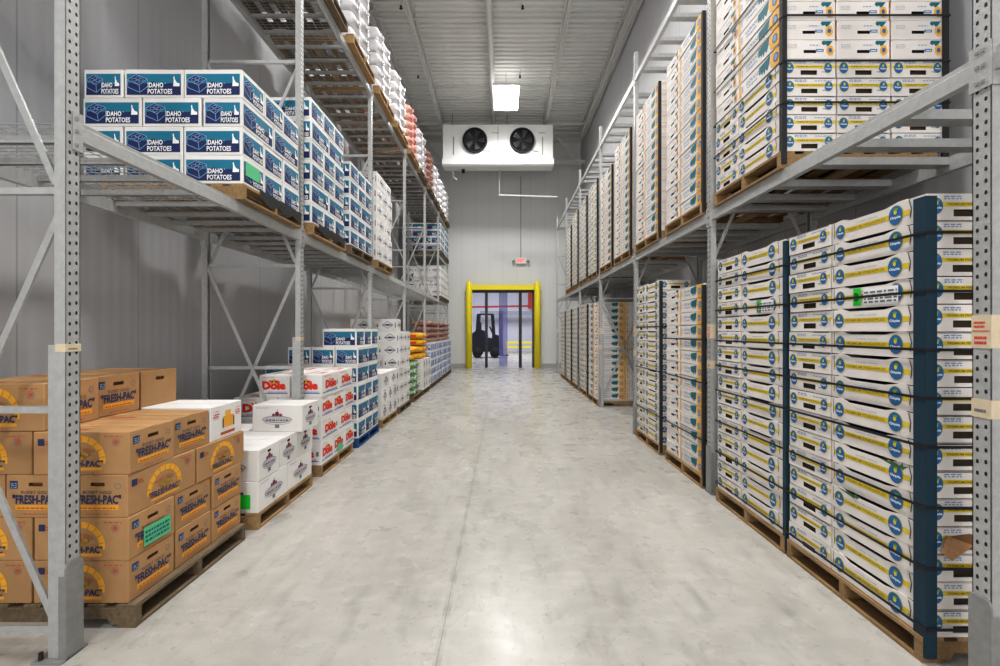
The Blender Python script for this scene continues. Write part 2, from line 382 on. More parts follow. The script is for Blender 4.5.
def splash_carton():
    L, W, H = TL, TW, CH; mb = MB(); carton(mb, L, W, H, tray_w, .004, ends=(.38, .30, .62, .47)); S = sides(mb, L, W, H)
    rd = random.Random(4)
    for k in ('front', 'back', 'left', 'right'):
        f = S[k]; e = k in ('left', 'right')
        def blob(cx, cy, rx, ry, m, l, n=18, amp=.35, sd=1):
            r2 = random.Random(sd); f.poly([(cx + rx / f.w * (1 - amp * (i % 2) * r2.random()) * cos(2 * pi * i / n), min(.97, max(.03, cy + ry / f.h * (1 - amp * (i % 2) * r2.random()) * sin(2 * pi * i / n)))) for i in range(n)], m, l)
        if not e:
            f.poly([(.50, .42), (.52, .34), (.54, .46), (.57, .22), (.59, .42), (.62, .14), (.64, .4), (.68, .2), (.72, .5), (.74, .93), (.50, .8)], ink['dteal'], 1)
            blob(.86, .5, .080, .078, ink['forange'], 2, 20, .25, 3); f.disc(.86, .5, .030, .034, ink['lblue'], 3, 12); f.ring(.86, .5, .030, .034, .008, ink['blue'], 4, 12); f.poly([(.80, .95), (.99, .95), (.99, .7)], ink['gold'], 1); f.poly([(.80, .05), (.99, .05), (.99, .3)], ink['gold'], 1)
            scribble(f, .2, .55, .5, .75, ink['paleink'], 2, 1, 3); f.text('Chiquita', .22, .25, .46, .45, ink['blue'], 1)
            f.rect(.02, .1, .07, .9, ink['gold'], 1); f.rect(.09, .3, .12, .7, ink['paleblue'], 1); f.line((0, .97), (1, .97), .003, hole, 1)
        else:
            f.poly([(.72, .82), (.76, .72), (.8, .78), (.83, .66), (.88, .76), (.93, .95), (.74, .95)], ink['dteal'], 1)
            blob(.88, .45, .03, .04, ink['forange'], 2, 14, .2, 5); f.disc(.88, .45, .014, .018, ink['blue'], 3, 10)
            f.rect(.62, .38, .76, .52, ink['blue'], 1); f.rect(.64, .42, .74, .46, ink['white'], 2)
            scribble(f, .08, .56, .26, .8, ink['lgrey'], 3, 1, 3); scribble(f, .5, .7, .68, .78, ink['paleink'], 1, 1, 3)
    return mb.mesh('fruit_carton')
def sack_mesh(name, m, L=.55, W=.37, H=.165, seed=1, lumps=.012, stripe=None, sq=.45):
    mb = MB(); nu, nv = 16, 10; vs = []; fs = []
    for j in range(nv * 2):
        for i in range(nu * 2):
            a = 2 * pi * i / (nu * 2); t = -pi / 2 + pi * (j + .5) / (nv * 2)
            ce = lambda w, p: math.copysign(abs(w) ** p, w)
            x = L / 2 * ce(cos(t), sq) * ce(cos(a), sq); y = W / 2 * ce(cos(t), sq) * ce(sin(a), sq); z = H / 2 * ce(sin(t), .75)
            d = noise.noise(Vector((x * 14, y * 14, z * 14 + seed * 5))) * lumps
            vs.append((x * (1 + d * 2), y * (1 + d * 2), H / 2 + z * (1 - .25 * abs(2 * x / L) ** 3) + (d if abs(z) < H * .4 else 0)))
    n = nu * 2; r = nv * 2
    fs = [(j * n + i, j * n + (i + 1) % n, (j + 1) * n + (i + 1) % n, (j + 1) * n + i) for j in range(r - 1) for i in range(n)]
    fs += [tuple(range(n))[::-1], tuple(range((r - 1) * n, r * n))]
    mb.add(vs, fs, m, True)
    if stripe: # printed patch lying on the sack's sides
        for s_ in (-1, 1):
            mb.add([(-L * .22, s_ * (W / 2 + .012), H * .3), (L * .22, s_ * (W / 2 + .012), H * .3), (L * .22, s_ * (W / 2 + .004), H * .7), (-L * .22, s_ * (W / 2 + .004), H * .7)], [(0, 1, 2, 3)], stripe)
            mb.add([(s_ * (L / 2 + .01), -W * .2, H * .3), (s_ * (L / 2 + .01), W * .2, H * .3), (s_ * (L / 2 + .002), W * .2, H * .7), (s_ * (L / 2 + .002), -W * .2, H * .7)], [(0, 1, 2, 3)], stripe)
    # gathered, tied end
    mb.tube([(L / 2 - .03, 0, H / 2), (L / 2 + .015, 0, H / 2), (L / 2 + .03, 0, H / 2)], [.05, .012, .03], m, 8)
    return mb.mesh(name)
film = mat('wrapped_white_sack', srgb(232, 230, 232), 0.35, 0, 0.1, 0.10, 10, 0.4, 24, coat=0.4)
redmesh = mat('red_mesh_sack', srgb(196, 70, 52), 0.6, 0, 0.15, 0, 8, 0.6, 50, col2=srgb(236, 214, 200))
brownmesh = mat('brown_mesh_sack', srgb(140, 74, 60), 0.7, 0, 0.2, 0, 26, 0.6, 50, col2=srgb(190, 160, 150))
yelmesh = mat('yellow_sack', srgb(240, 186, 20), 0.5, 0, 0.1, 0.15, 12, 0.4, 40)
grnmesh = mat('green_mesh_sack', srgb(60, 150, 70), 0.6, 0, 0.15, 0, 22, 0.5, 50, col2=srgb(214, 220, 200))
MESH = {}
def P_(name, me, cat): 
    o = bpy.data.objects.new(name, me); C.objects.link(o); o['category'] = cat
    return Proto(o)
protos = {
 'fresh': P_('cardboard_box', fresh_box(), 'box'), 'plain': P_('cardboard_box', plain_box(), 'box'), 'potato': P_('potato_box', potato_box(), 'box'),
 'pale': P_('potato_box', potato_box(True), 'box'), 'dole': P_('fruit_box', fruit_box(), 'box'), 'onion': P_('onion_box', onion_box(), 'box'),
 'diamond': P_('produce_box', diamond_box(), 'box'), 'printed': P_('printed_box', printed_box(), 'box'),
 'tray': P_('pineapple_tray', pineapple_tray(), 'tray'), 'splash': P_('fruit_carton', splash_carton(), 'carton'),
 'white_sack': P_('produce_sack', sack_mesh('produce_sack', film, L=.56, H=.205, sq=.24, lumps=.022, stripe=ink['lgrey']), 'sack'),
 'red_sack': P_('produce_sack', sack_mesh('produce_sack', redmesh, lumps=.03, seed=2, stripe=ink['red']), 'sack'),
 'brown_sack': P_('produce_sack', sack_mesh('produce_sack', brownmesh, lumps=.03, seed=3), 'sack'),
 'yellow_sack': P_('produce_sack', sack_mesh('produce_sack', yelmesh, lumps=.02, seed=4, stripe=ink['red']), 'sack'),
 'green_sack': P_('produce_sack', sack_mesh('produce_sack', grnmesh, lumps=.03, seed=5, stripe=ink['white']), 'sack'),
}
WHAT = dict(fresh='brown potato carton', plain='unprinted brown carton', potato='blue and white potato box', pale='pale blue potato box', dole='white box with red lettering',
            onion='white box with onion print', diamond='white box with dark diamond', printed='white box with orange picture', tray='white yellow-banded tray',
            splash='white carton with orange flower', white_sack='white wrapped sack', red_sack='red mesh sack', brown_sack='brown mesh sack', yellow_sack='yellow sack', green_sack='green mesh sack')
DIM = dict(fresh=(.53, .335, .238), plain=(.53, .335, .238), potato=(.48, .322, .234), pale=(.48, .322, .234), dole=(.49, .345, .255), onion=(.50, .34, .262), diamond=(.46, .33, .25),
           printed=(.50, .37, .25), tray=(TL, TW, TH), splash=(TL, TW, CH))
for k in ('white_sack', 'red_sack', 'brown_sack', 'yellow_sack', 'green_sack'): DIM[k] = (.62, .40, .172 if k != 'white_sack' else .21)
ORD = ['bottom', 'second', 'third', 'fourth', 'fifth', 'sixth', 'seventh', 'eighth', 'ninth', 'tenth', 'eleventh', 'twelfth', 'thirteenth', 'fourteenth', 'fifteenth', 'sixteenth', 'seventeenth', 'eighteenth']
rd = random.Random(11)
SPEC = []      # deferred placements: (kind, x, y, z, rz, label, group, dist)
def put(kind, side, Xa, Y0, a, b, orient, z, zs=1.0, label='', group='', jit=1.0):
    L, W, H = DIM[kind]
    da, db = (W, L) if orient == 'L' else (L, W)
    x = Xa + side * (a + da / 2); y = Y0 + b + db / 2
    rz = (pi / 2 if orient == 'L' else 0.0)
    if side > 0 and orient == 'L': rz = -pi / 2   # long front looks at the aisle (-x), its right end is the near one
    if side > 0 and orient == 'S': rz = pi
    if side < 0 and kind == 'tray': pass
    rz += rd.uniform(-.008, .008) * jit
    x += rd.uniform(-.005, .005) * jit
    SPEC.append(dict(kind=kind, loc=(x, y, z), rz=rz, label=label, group=group, zs=zs, d=(x * x + y * y + (z - 1.65) ** 2) ** .5))
    return SPEC[-1]
def pattern(kind, pat, gap=.012):
    """cells (a, b, orient, column word)"""
    L, W, H = DIM[kind]; L += gap; W += gap
    c3 = ['near', 'middle', 'far']
    if pat == 'P1': return [(0, i * W, 'S', c3[i] + '-aisle column') for i in range(3)] + [(L, i * W, 'S', c3[i] + '-inner row') for i in range(3)] + [(2 * L, i * L, 'L', ['near', 'far'][i] + '-wall row') for i in range(2)]
    if pat == 'P2': return [(0, i * L, 'L', ['near', 'far'][i] + '-aisle column') for i in range(2)] + [(W, i * W, 'S', c3[i] + '-inner row') for i in range(3)] + [(W + L, i * W, 'S', c3[i] + '-wall row') for i in range(3)]
    if pat == 'P3': return [(0, i * W, 'S', c3[i] + '-aisle column') for i in range(3)] + [(L, i * W, 'S', c3[i] + '-wall column') for i in range(3)]
    if pat == 'P4': return [(j * W, i * L, 'L', ['near', 'far'][i] + '-' + ['aisle', 'middle', 'wall'][j] + ' column') for i in range(2) for j in range(3)]
    if pat == 'T': return [(0, 0, 'L', 'near column'), (W, 0, 'L', 'near-middle column'), (2 * W, 0, 'L', 'near-wall column'), (0, L, 'S', 'far column'), (L, L, 'S', 'far-wall column')]
    if pat == 'Q': return [(0, 0, 'S', 'near column'), (L, 0, 'S', 'near-wall column'), (0, W, 'L', 'far column')]
    if pat == 'K': return [(0, i * W, 'S', c3[i] + '-aisle column') for i in range(2)] + [(L, 0, 'S', 'near-wall column'), (L, W, 'S', 'far-wall column')]
def stack(kind, side, Xa, Y0, z0, layers, where, zs=1.0, face=True, top=False, skip=None, group=None, kinds=None, pitch=None, bottom=False, full=False):
    """layers: list of pattern names. keep aisle cells, near cells (face) and, when the top is seen, the whole top layer"""
    z = z0; n = len(layers); out = []
    for k, pat in enumerate(layers):
        kd = kinds[k] if kinds else kind
        H = DIM[kd][2] * zs
        for (a, b, o, cw) in pattern(kd, pat):
            keep = a == 0 or (face and b == 0) or (top and k == n - 1) or (bottom and k == 0) or full
            if skip and skip(k, a, b): keep = False
            if keep:
                lay = ORD[k] + '-layer'
                s = put(kd, side, Xa, Y0, a, b, o, z, zs, '%s %s, %s, %s' % (lay, WHAT[kd], cw, where), group or ('%ses in the %s' % (WHAT[kd], where)))
                s['k'] = k; s['ab'] = (a, b); out.append(s)
        z += H + .0015
    return out, z
# ------------------------------------------------------------------ pallet
def pallet_proto(m):
    r = empty('wooden_pallet'); r['category'] = 'pallet'
    W_, D_ = 1.02, 1.18      # y extent, x depth
    t = MB()
    for i in range(7): x = i * (D_ - .11) / 6; t.box(x, 0, .108, x + .11 - (.02 if 0 < i < 6 else 0), W_, .128, m)
    t.obj('top_deck', r)
    for i in range(3):
        s = MB(); y = (0, W_ / 2 - .02, W_ - .04)[i]
        s.prism([(0, .019), (.14, .019), (.16, .05), (.34, .05), (.36, .019), (.82, .019), (.84, .05), (1.02, .05), (1.04, .019), (D_, .019), (D_, .1075), (0, .1075)], 'y', y, y + .04, m)
        s.obj('stringer', r)
    b = MB()
    for x in (0, .52, D_ - .1): b.box(x, 0, .001, x + .1, W_, .0185, m)
    b.obj('bottom_deck', r)
    return Proto(r)
pal = {'light': pallet_proto(wood), 'dark': pallet_proto(wood_dark), 'blue': pallet_proto(wood_blue)}
PW = dict(light='light wooden pallet', dark='weathered wooden pallet', blue='blue painted pallet')
def pallet(kind, side, Xa, Y0, z, where):
    p = pal[kind]
    if side > 0: return p.put((Xa, Y0, z), 0, PW[kind] + ' under the ' + where, 'pallets on the rack shelves' if z > 1 else 'pallets on the floor')
    return p.put((Xa, Y0 + 1.02, z), pi, PW[kind] + ' under the ' + where, 'pallets on the rack shelves' if z > 1 else 'pallets on the floor')
PT = .130
XL, XR = -2.19, 2.10
YL = [2.20 + 2.51 * i for i in range(7)]; YR = [1.895 + 2.51 * i for i in range(7)]
DZ = 2.735           # deck top of the first left level
DZR = 2.87
D2L, D2R = 5.70, 5.73
# ================= LEFT floor
FX = -2.07
# brown cartons
w = 'brown floor stack by the first left post'
pallet('dark', -1, -2.04, 2.40, 0, w)
stack('fresh', -1, -2.09, 2.41, PT, ['P3', 'P3', 'P4'], w, group='brown potato cartons on the front left pallet', full=True)
z4 = PT + 3 * (.238 + .0015)
for b, cw in ((0, 'near'), (.345, 'middle')):
    for a, c2 in ((0, 'aisle'), (.54, 'wall')):
        put('fresh', -1, -2.10, 2.41, a, b, 'S', z4, 1.0, 'fourth-layer brown potato carton, %s-%s column, %s' % (cw, c2, w), 'brown potato cartons on the front left pallet', 2)
put('printed', -1, -2.10, 3.06 + .04, 0, 0, 'S', z4, 1.0, 'white box with orange picture on top of the brown carton stack', '')
put('fresh', -1, -2.10, 3.10, .53, 0, 'S', z4, 1.0, 'brown potato carton behind the white box with orange picture', 'brown potato cartons on the front left pallet')
z5 = z4 + .241
put('fresh', -1, -2.58, 2.41, 0, 0, 'S', z5, 1.12, 'brown potato carton on the back of the brown stack, nearest of three there', 'brown cartons on the fifth layer', 3)
put('fresh', -1, -2.60, 2.76, 0, 0, 'S', z5, 1.12, 'brown potato carton on the back of the brown stack, middle of three there', 'brown cartons on the fifth layer', 1)
put('plain', -1, -2.60, 3.105, 0, 0, 'S', z5, 1.12, 'unprinted brown carton with a hand hole, behind two printed cartons near the left wall', 'brown cartons on the fifth layer', 1)
# onion boxes
w = 'onion floor stack between brown and red-lettered boxes'
w = 'floor stack behind the brown cartons'
pallet('light', -1, -2.03, 3.58, 0, w)
stack('onion', -1, -2.04, 3.595, PT, ['P4', 'P3'], w, top=True, group='onion boxes on the second left pallet')
put('onion', -1, -1.98, 4.26, 0, 0, 'S', PT + 2 * .2635, 1.0, 'white onion box alone on top of the stack behind the brown cartons', 'onion boxes on the second left pallet', 6)
# red lettered
w = 'floor stack just past the second left post'
pallet('light', -1, -2.05, 4.88, 0, w)
stack('dole', -1, -2.05, 4.88, PT, ['P3', 'P4', 'P3'], w, top=True, group='red-lettered fruit boxes')
for b, cw in ((0, 'near'), (.50, 'far')):
    for a, c2 in ((0, 'aisle'), (.355, 'wall')):
        put('dole', -1, -2.05, 4.88, a, b, 'L', PT + 3 * .2565, 1.0, 'top-layer white box with red lettering, %s-%s, %s' % (cw, c2, w), 'red-lettered fruit boxes')
# potato on blue pallet
w = 'floor stack on the blue pallet'
pallet('blue', -1, -2.04, 6.09, 0, w)
stack('potato', -1, -2.05, 6.10, PT, ['P3', 'P2', 'P1', 'P2', 'P4'], w, zs=1.1, top=True, group='potato boxes on the blue pallet')
for b, c in ((0, 'near'), (.34, 'middle'), (.68, 'far')):
    put('potato', -1, -2.07, 6.10, 0, b, 'S', PT + 5 * (.234 * 1.1 + .0015), 1.1, 'topmost-layer blue and white potato box, %s one, stack on the blue pallet' % c, 'potato boxes on the blue pallet', 2)
# low stack, then diamond boxes
w = 'low stack behind the blue pallet'
pallet('light', -1, -2.05, 7.35, 0, w)
stack('onion', -1, -2.07, 7.4, PT, ['P3', 'P3', 'P4'], w, group='boxes of the low stack', skip=lambda k, a, b: False)
w = 'tall floor stack by the fourth left post'
pallet('dark', -1, -2.05, 8.60, 0, w)
stack('diamond', -1, -2.07, 8.62, PT, ['P2', 'P3', 'P1', 'P2', 'P3', 'P1'], w, top=True, group='diamond boxes on the floor')
for a in (.0, .47):
    put('diamond', -1, -2.12, 8.62, a, 0, 'S', PT + 6 * .2515, 1.0, 'topmost dark-diamond box, %s, tall floor stack by the fourth left post' % ('aisle side' if a == 0 else 'wall side'), 'diamond boxes on the floor')
w = 'yellow-topped floor stack'
pallet('dark', -1, -2.05, 10.0, 0, w)
stack('green_sack', -1, -2.05, 10.0, PT, ['K'] * 7, w, zs=.95, group='green sacks', kinds=['green_sack'] * 5 + ['yellow_sack'] * 3 if False else ['green_sack'] * 5 + ['yellow_sack'] * 2)
w = 'second yellow-topped floor stack'
pallet('dark', -1, -2.05, 11.1, 0, w)
stack('onion', -1, -2.05, 11.1, PT, ['P3', 'P3', 'P3'], w, group='far onion boxes')
stack('yellow_sack', -1, -2.05, 11.12, PT + 3 * .2635, ['K'] * 4, w, group='yellow sacks')
for i, (y, n) in enumerate(((12.45, 5), (13.6, 5), (14.95, 5), (16.1, 5))):
    w = ['first', 'second', 'third', 'fourth'][i] + ' pale floor stack past the yellow sacks'
    pallet('dark', -1, -2.05, y, 0, w)
    o, zt = stack('pale', -1, -2.07, y, PT, (['P1', 'P2'] * 3)[:n], w, face=(i == 0), group='pale blue potato boxes far down the aisle')
    stack('brown_sack', -1, -2.07, y, zt, ['K'] * 4, w, face=False, zs=.95, group='brown mesh sacks far down the aisle')
# ================= LEFT level 1
UX = -2.15
w = 'shelf stack before the second left post'
pallet('light', -1, -2.13, 3.55, DZ, w)
stack('potato', -1, UX, 3.56, DZ + PT, ['P1', 'P1', 'P2', 'P1'], w, group='potato boxes on the first shelf')
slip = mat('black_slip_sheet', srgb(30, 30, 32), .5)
def slip_sheet(ya, yb, lab):
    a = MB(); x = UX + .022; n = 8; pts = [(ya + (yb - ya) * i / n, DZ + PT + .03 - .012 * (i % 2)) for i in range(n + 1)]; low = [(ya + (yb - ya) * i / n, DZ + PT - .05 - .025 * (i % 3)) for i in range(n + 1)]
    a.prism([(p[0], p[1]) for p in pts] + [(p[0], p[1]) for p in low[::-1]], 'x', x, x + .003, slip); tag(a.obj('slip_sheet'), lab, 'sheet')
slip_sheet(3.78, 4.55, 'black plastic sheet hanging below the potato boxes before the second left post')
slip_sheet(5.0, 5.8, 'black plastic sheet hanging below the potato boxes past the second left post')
w = 'shelf stack past the second left post'
pallet('light', -1, -2.13, 4.84, DZ, w)
stack('potato', -1, UX, 4.85, DZ + PT, ['P1', 'P2', 'P1', 'P1', 'P2', 'P1'], w, group='potato boxes on the first shelf')
w = 'shelf stack before the third left post'
pallet('dark', -1, -2.13, 6.07, DZ, w)
stack('potato', -1, UX, 6.08, DZ + PT, ['P1', 'P1', 'P2', 'P1', 'P1'], w, face=False, group='potato boxes on the first shelf')
w = 'shelf stack past the third left post'
pallet('light', -1, -2.13, 7.35, DZ, w)
stack('diamond', -1, UX, 7.36, DZ + PT, ['P1', 'P3', 'P2', 'P1', 'P3', 'P2'], w, group='diamond boxes on the first shelf')
for i, y in enumerate((14.86, 16.02)):
    w = ('nearer', 'farther')[i] + ' first-shelf stack of last left bay'
    pallet('dark', -1, -2.13, y, DZ, w); stack('diamond', -1, UX, y, DZ + PT, ['P1', 'P2', 'P3', 'P1'], w, face=i == 0, group='diamond boxes in the last bay')
    w = ('nearer', 'farther')[i] + ' second-shelf stack of last left bay'
    pallet('dark', -1, -2.13, y, 4.30, w); stack('potato', -1, UX, y, 4.30 + PT, ['P1', 'P2', 'P1', 'P1'], w, face=i == 0, group='potato boxes in the last bay')
# ================= LEFT level 2
for i, (y, kd) in enumerate(((2.35, 'white_sack'), (3.57, 'white_sack'), (4.84, 'white_sack'), (6.07, 'white_sack'), (7.35, 'white_sack'), (8.58, 'white_sack'), (9.85, 'red_sack'), (11.08, 'white_sack'), (12.36, 'brown_sack'), (13.6, 'white_sack'), (14.86, 'white_sack'), (16.02, 'white_sack'))):
    w = 'top-shelf pallet, %s from the front, left rack' % ORD[i].replace('bottom', 'first')
    pallet('dark' if i < 3 or i > 6 else 'light', -1, -2.10, y, D2L, 'sacks of the ' + w)
    nl = 6 if kd != 'white_sack' else 5
    stack(kd, -1, -2.10, y + .08, D2L + PT, ['K'] * nl, w, face=(kd == 'red_sack'), zs=1.05, group='sacks on the top left shelf', bottom=True)
# ================= RIGHT floor
def right_pallet(y, z, layers, w, face, kinds, board=None, straps=(), pk='light', Xf=2.10, pat='T'):
    pallet(pk, 1, Xf - .02, y, z, w)
    o, zt = stack('tray', 1, Xf, y, z + PT, [pat] * len(layers), w, face=face, kinds=layers, group=None)
    if board:
        mb = MB(); t = .006; x0 = Xf - .008; y0 = y - .008
        m = {'blue': boardm, 'black': boardk}[board]
        mb.box(x0 - t, y0 - t, z + .03, x0, y0 + (.06 if z == 0 and y < 3 else .03), zt - .02, m); mb.box(x0, y0 - t, z + .03, x0 + (.05 if z == 0 and y < 3 else .03), y0, zt - .02, m)
        if z > 1 and y < 4:
            c = MB(); x1 = Xf + 1.226; c.box(x1 - .04, y0 - t, z + .03, x1 + t, y0, zt - .02, m); c.box(x1, y0, z + .03, x1 + t, y0 + .05, zt - .02, m)
            tag(c.obj('corner_board'), 'black corner board on the wall-side near edge of ' + w, 'corner board', 'corner boards on strapped stacks')
        b = mb.obj('corner_board', None); tag(b, '%s corner board on the near edge of %s' % ('dark blue' if board == 'blue' else 'black', w), 'corner board', 'corner boards on strapped stacks')
    for i, sz in enumerate(straps):
        mb = MB(); e = .010; x0 = Xf - e - .006; x1 = Xf + 1.235; y0 = y - e - .006; y1 = y + 1.034; q = .003; h = .014
        mb.box(x0 - q, y0, sz, x0, y1, sz + h, strapm); mb.box(x0 - q, y0 - q, sz, x1, y0, sz + h, strapm); mb.box(x0, y1, sz, x1, y1 + q, sz + h, strapm); mb.box(x1, y0 - q, sz, x1 + q, y1 + q, sz + h, strapm)
        tag(mb.obj('packing_strap'), 'black packing strap, %s one up, around %s' % (ORD[i].replace('bottom', 'first'), w), 'strap', 'black straps around stacks')
    return o
T16 = ['tray'] * 16
near_st = (.17, .47, .77, 1.07, 1.31, 1.55, 1.84, 2.13)
stk0 = right_pallet(2.145, 0, T16, 'foremost right floor stack', True, None, 'blue', near_st)
stk1 = right_pallet(3.20, 0, T16, 'second right floor stack', False, None, 'blue', near_st)
right_pallet(4.52, 0, ['splash'] * 14, 'third right floor stack', False, None, 'black', (.5, 1.1, 1.55))
right_pallet(5.75, 0, T16, 'fourth right floor stack', False, None, 'black', (.5, 1.1, 1.7))
right_pallet(9.56, 0, ['splash'] * 15, 'first right floor stack past the empty bay', True, None, None, pat='Q')
right_pallet(10.75, 0, T16, 'second right floor stack past the empty bay', False, None, 'black')
right_pallet(12.06, 0, T16, 'third right floor stack past the empty bay', False, None, 'black')
right_pallet(13.26, 0, T16, 'fourth right floor stack past the empty bay', False, None, 'black')
right_pallet(14.57, 0, T16, 'fifth right floor stack past the empty bay', False, None, 'black')
# upper
right_pallet(3.24, DZR, ['tray'] * 5 + ['splash'] * 10, 'foremost right shelf stack', True, None, 'black', (3.35, 3.66, 4.0, 4.4))
right_pallet(4.53, DZR, ['splash'] * 14, 'second right shelf stack', False, None, 'black')
right_pallet(5.80, DZR, ['splash'] * 14, 'third right shelf stack', False, None, 'black')
right_pallet(7.10, DZR, ['splash'] * 14, 'fourth right shelf stack', False, None, 'black')
right_pallet(8.30, DZR, ['splash'] * 13, 'fifth right shelf stack', False, None, 'black')
right_pallet(9.60, DZR, ['tray'] * 15, 'sixth right shelf stack', False, None, 'black')
right_pallet(10.82, DZR, ['tray'] * 15, 'seventh right shelf stack', False, None, 'black')
right_pallet(12.10, DZR, ['tray'] * 15, 'eighth right shelf stack', False, None, 'black')
right_pallet(13.30, DZR, ['tray'] * 14, 'ninth right shelf stack', False, None, 'black')
# ---- realise
byst = {}
for s in SPEC:
    if s['kind'] == 'tray': byst.setdefault(s['group'], []).append(s)
cnt = 0; far_trays = []
for g_ in sorted(byst, key=lambda g: min(s['d'] for s in byst[g])):
    if cnt + len(byst[g_]) <= 306: cnt += len(byst[g_])
    else: far_trays += byst[g_]; cnt += 1000
far = set(id(s) for s in far_trays)
PLUR = {}
for s in SPEC:
    if id(s) in far: continue
    o = protos[s['kind']].put(s['loc'], s['rz'], s['label'], s['group'] or None)
    if 'group' in o and not s['group']: del o['group']
    if s['zs'] != 1: o.scale.z = s['zs']
    elif o.scale.z != 1: o.scale.z = 1
    s['o'] = o
mb = MB()
for s in far_trays:
    l = MB(); tray_walls(l, TL, TW, TH, tray_w); tray_print(l, TL, TW, TH, False)
    M = Matrix.Translation(s['loc']) @ Matrix.Rotation(s['rz'], 4, 'Z')
    o = len(mb.v); mb.v.extend([tuple(M @ Vector(v)) for v in l.v]); ids = [mb.mi(m) for m in l.mats]
    for f, k, q in zip(l.f, l.m, l.sm): mb.f.append(tuple(i + o for i in f)); mb.m.append(ids[k]); mb.sm.append(q)
tag(mb.obj('pineapple_trays'), 'white and yellow fruit trays stacked far down the right rack', 'trays', kind='stuff')
# stickers and oddments that belong to single boxes
def find(lst, k, ab0=True, b0=True):
    for s in lst:
        if s['k'] == k and s['ab'][0] == 0 and (s['ab'][1] == 0) == b0: return s['o']
def sticker(o, face, L, W, H, u0, v0, u1, v1, m, label, marks=None, name='sticker'):
    mb = MB(); f = sides(mb, L, W, H)[face]; f.rect(u0, v0, u1, v1, m, 6)
    if marks: marks(f, u0, v0, u1, v1)
    c = mb.obj(name, o); c['label'] = label
    return c
def sheet(f, u0, v0, u1, v1):
    scribble(f, u0 + .01, v0 + .1, u1 - .01, v1 - .08, ink['grey'], 4, 7, 3)
for st, lab in ((stk0, 1), (stk1, 2)):
    o = find(st, 12)
    sticker(o, 'front', TL, TW, TH, .40, .08, .76, .80, ink['white'], 'white printed paper sheet', sheet, 'paper_sheet')
    if lab == 1: sticker(o, 'front', TL, TW, TH, .28, .1, .37, .85, ink['sticker'], 'bright green sticker marked B', lambda f, a, b, c, d: f.text('B', a + .02, b + .2, c - .02, d - .2, ink['black'], 8, .02))
    else: sticker(o, 'front', TL, TW, TH, .40, .1, .50, .85, ink['sticker'], 'bright green sticker', None)
# pineapple leaves poking out, torn cardboard
def leaf_part(o, x, y, z):
    mb = MB(); g = mat('pineapple_leaf', srgb(70, 110, 60), .5)
    r2 = random.Random(3)
    for i in range(6):
        a = r2.uniform(-1.1, 1.1); l = r2.uniform(.07, .14)
        tip = Vector((x + l * sin(a), y - .012 - r2.random() * .02, z + l * .35 * cos(a))); b = Vector((x, y, z))
        s_ = Vector((cos(a), 0, -sin(a))) * .013
        mb.add([b - s_, b + s_, tip], [(0, 1, 2)], g)
    c = mb.obj('pineapple_leaves', o); c['label'] = 'green pineapple leaves sticking out of the gap'
leaf_part(find(stk0, 3), -.12, -TW / 2 - .002, TH - .02); leaf_part(find(stk0, 5), .17, -TW / 2 - .002, TH - .03)
mb = MB(); cc = mat('corrugated_flap', srgb(176, 132, 92), .8, 0, 0, .3, 40)
o = find(stk0, 3)
mb.prism([(-.09, .012), (.06, .03), (.10, .07), (.02, .10), (-.10, .085)], 'x', TL / 2 + .002, TL / 2 + .006, card_d)
mb.add([(TL / 2 + .008, -.10, .095), (TL / 2 + .045, -.165, .03), (TL / 2 + .05, -.12, -.01), (TL / 2 + .012, -.05, .075)], [(0, 1, 2, 3)], cc)
mb.add([(TL / 2 + .012, -.05, .075), (TL / 2 + .05, -.12, -.01), (TL / 2 + .02, .02, .05)], [(0, 1, 2)], cc)
mb.obj('torn_flap', o)['label'] = 'torn brown cardboard flap'
# green notes on left boxes
for s in SPEC:
    if s['group'].startswith('brown potato cartons') and s['label'].startswith('second-layer') and 'near-aisle' in s['label']:
        sticker(s['o'], 'right', .53, .335, .238, .28, .12, .88, .58, ink['mint'], 'green paper label', lambda f, a, b, c, d: scribble(f, a + .03, b + .08, c - .03, d - .05, ink['dteal'], 3, 7, 2), 'paper_label')
    if s['group'].startswith('onion boxes') and s['label'].startswith('bottom-layer white box with onion print, near-aisle'):
        sticker(s['o'], 'left', .50, .34, .262, .38, .15, .82, .6, ink['sticker'], 'bright green sticker')
    if s['label'].startswith('bottom-layer') and 'middle-aisle column, floor stack just past' in s['label']:
        sticker(s['o'], 'right', .49, .345, .255, .3, .1, .8, .45, ink['mint'], 'green paper label', None, 'paper_label')
    if s['label'].startswith('bottom-layer') and 'near-aisle column, shelf stack before the second' in s['label']:
        sticker(s['o'], 'right', .48, .322, .234, .1, .35, .75, .85, ink['mint'], 'green paper label', None, 'paper_label')
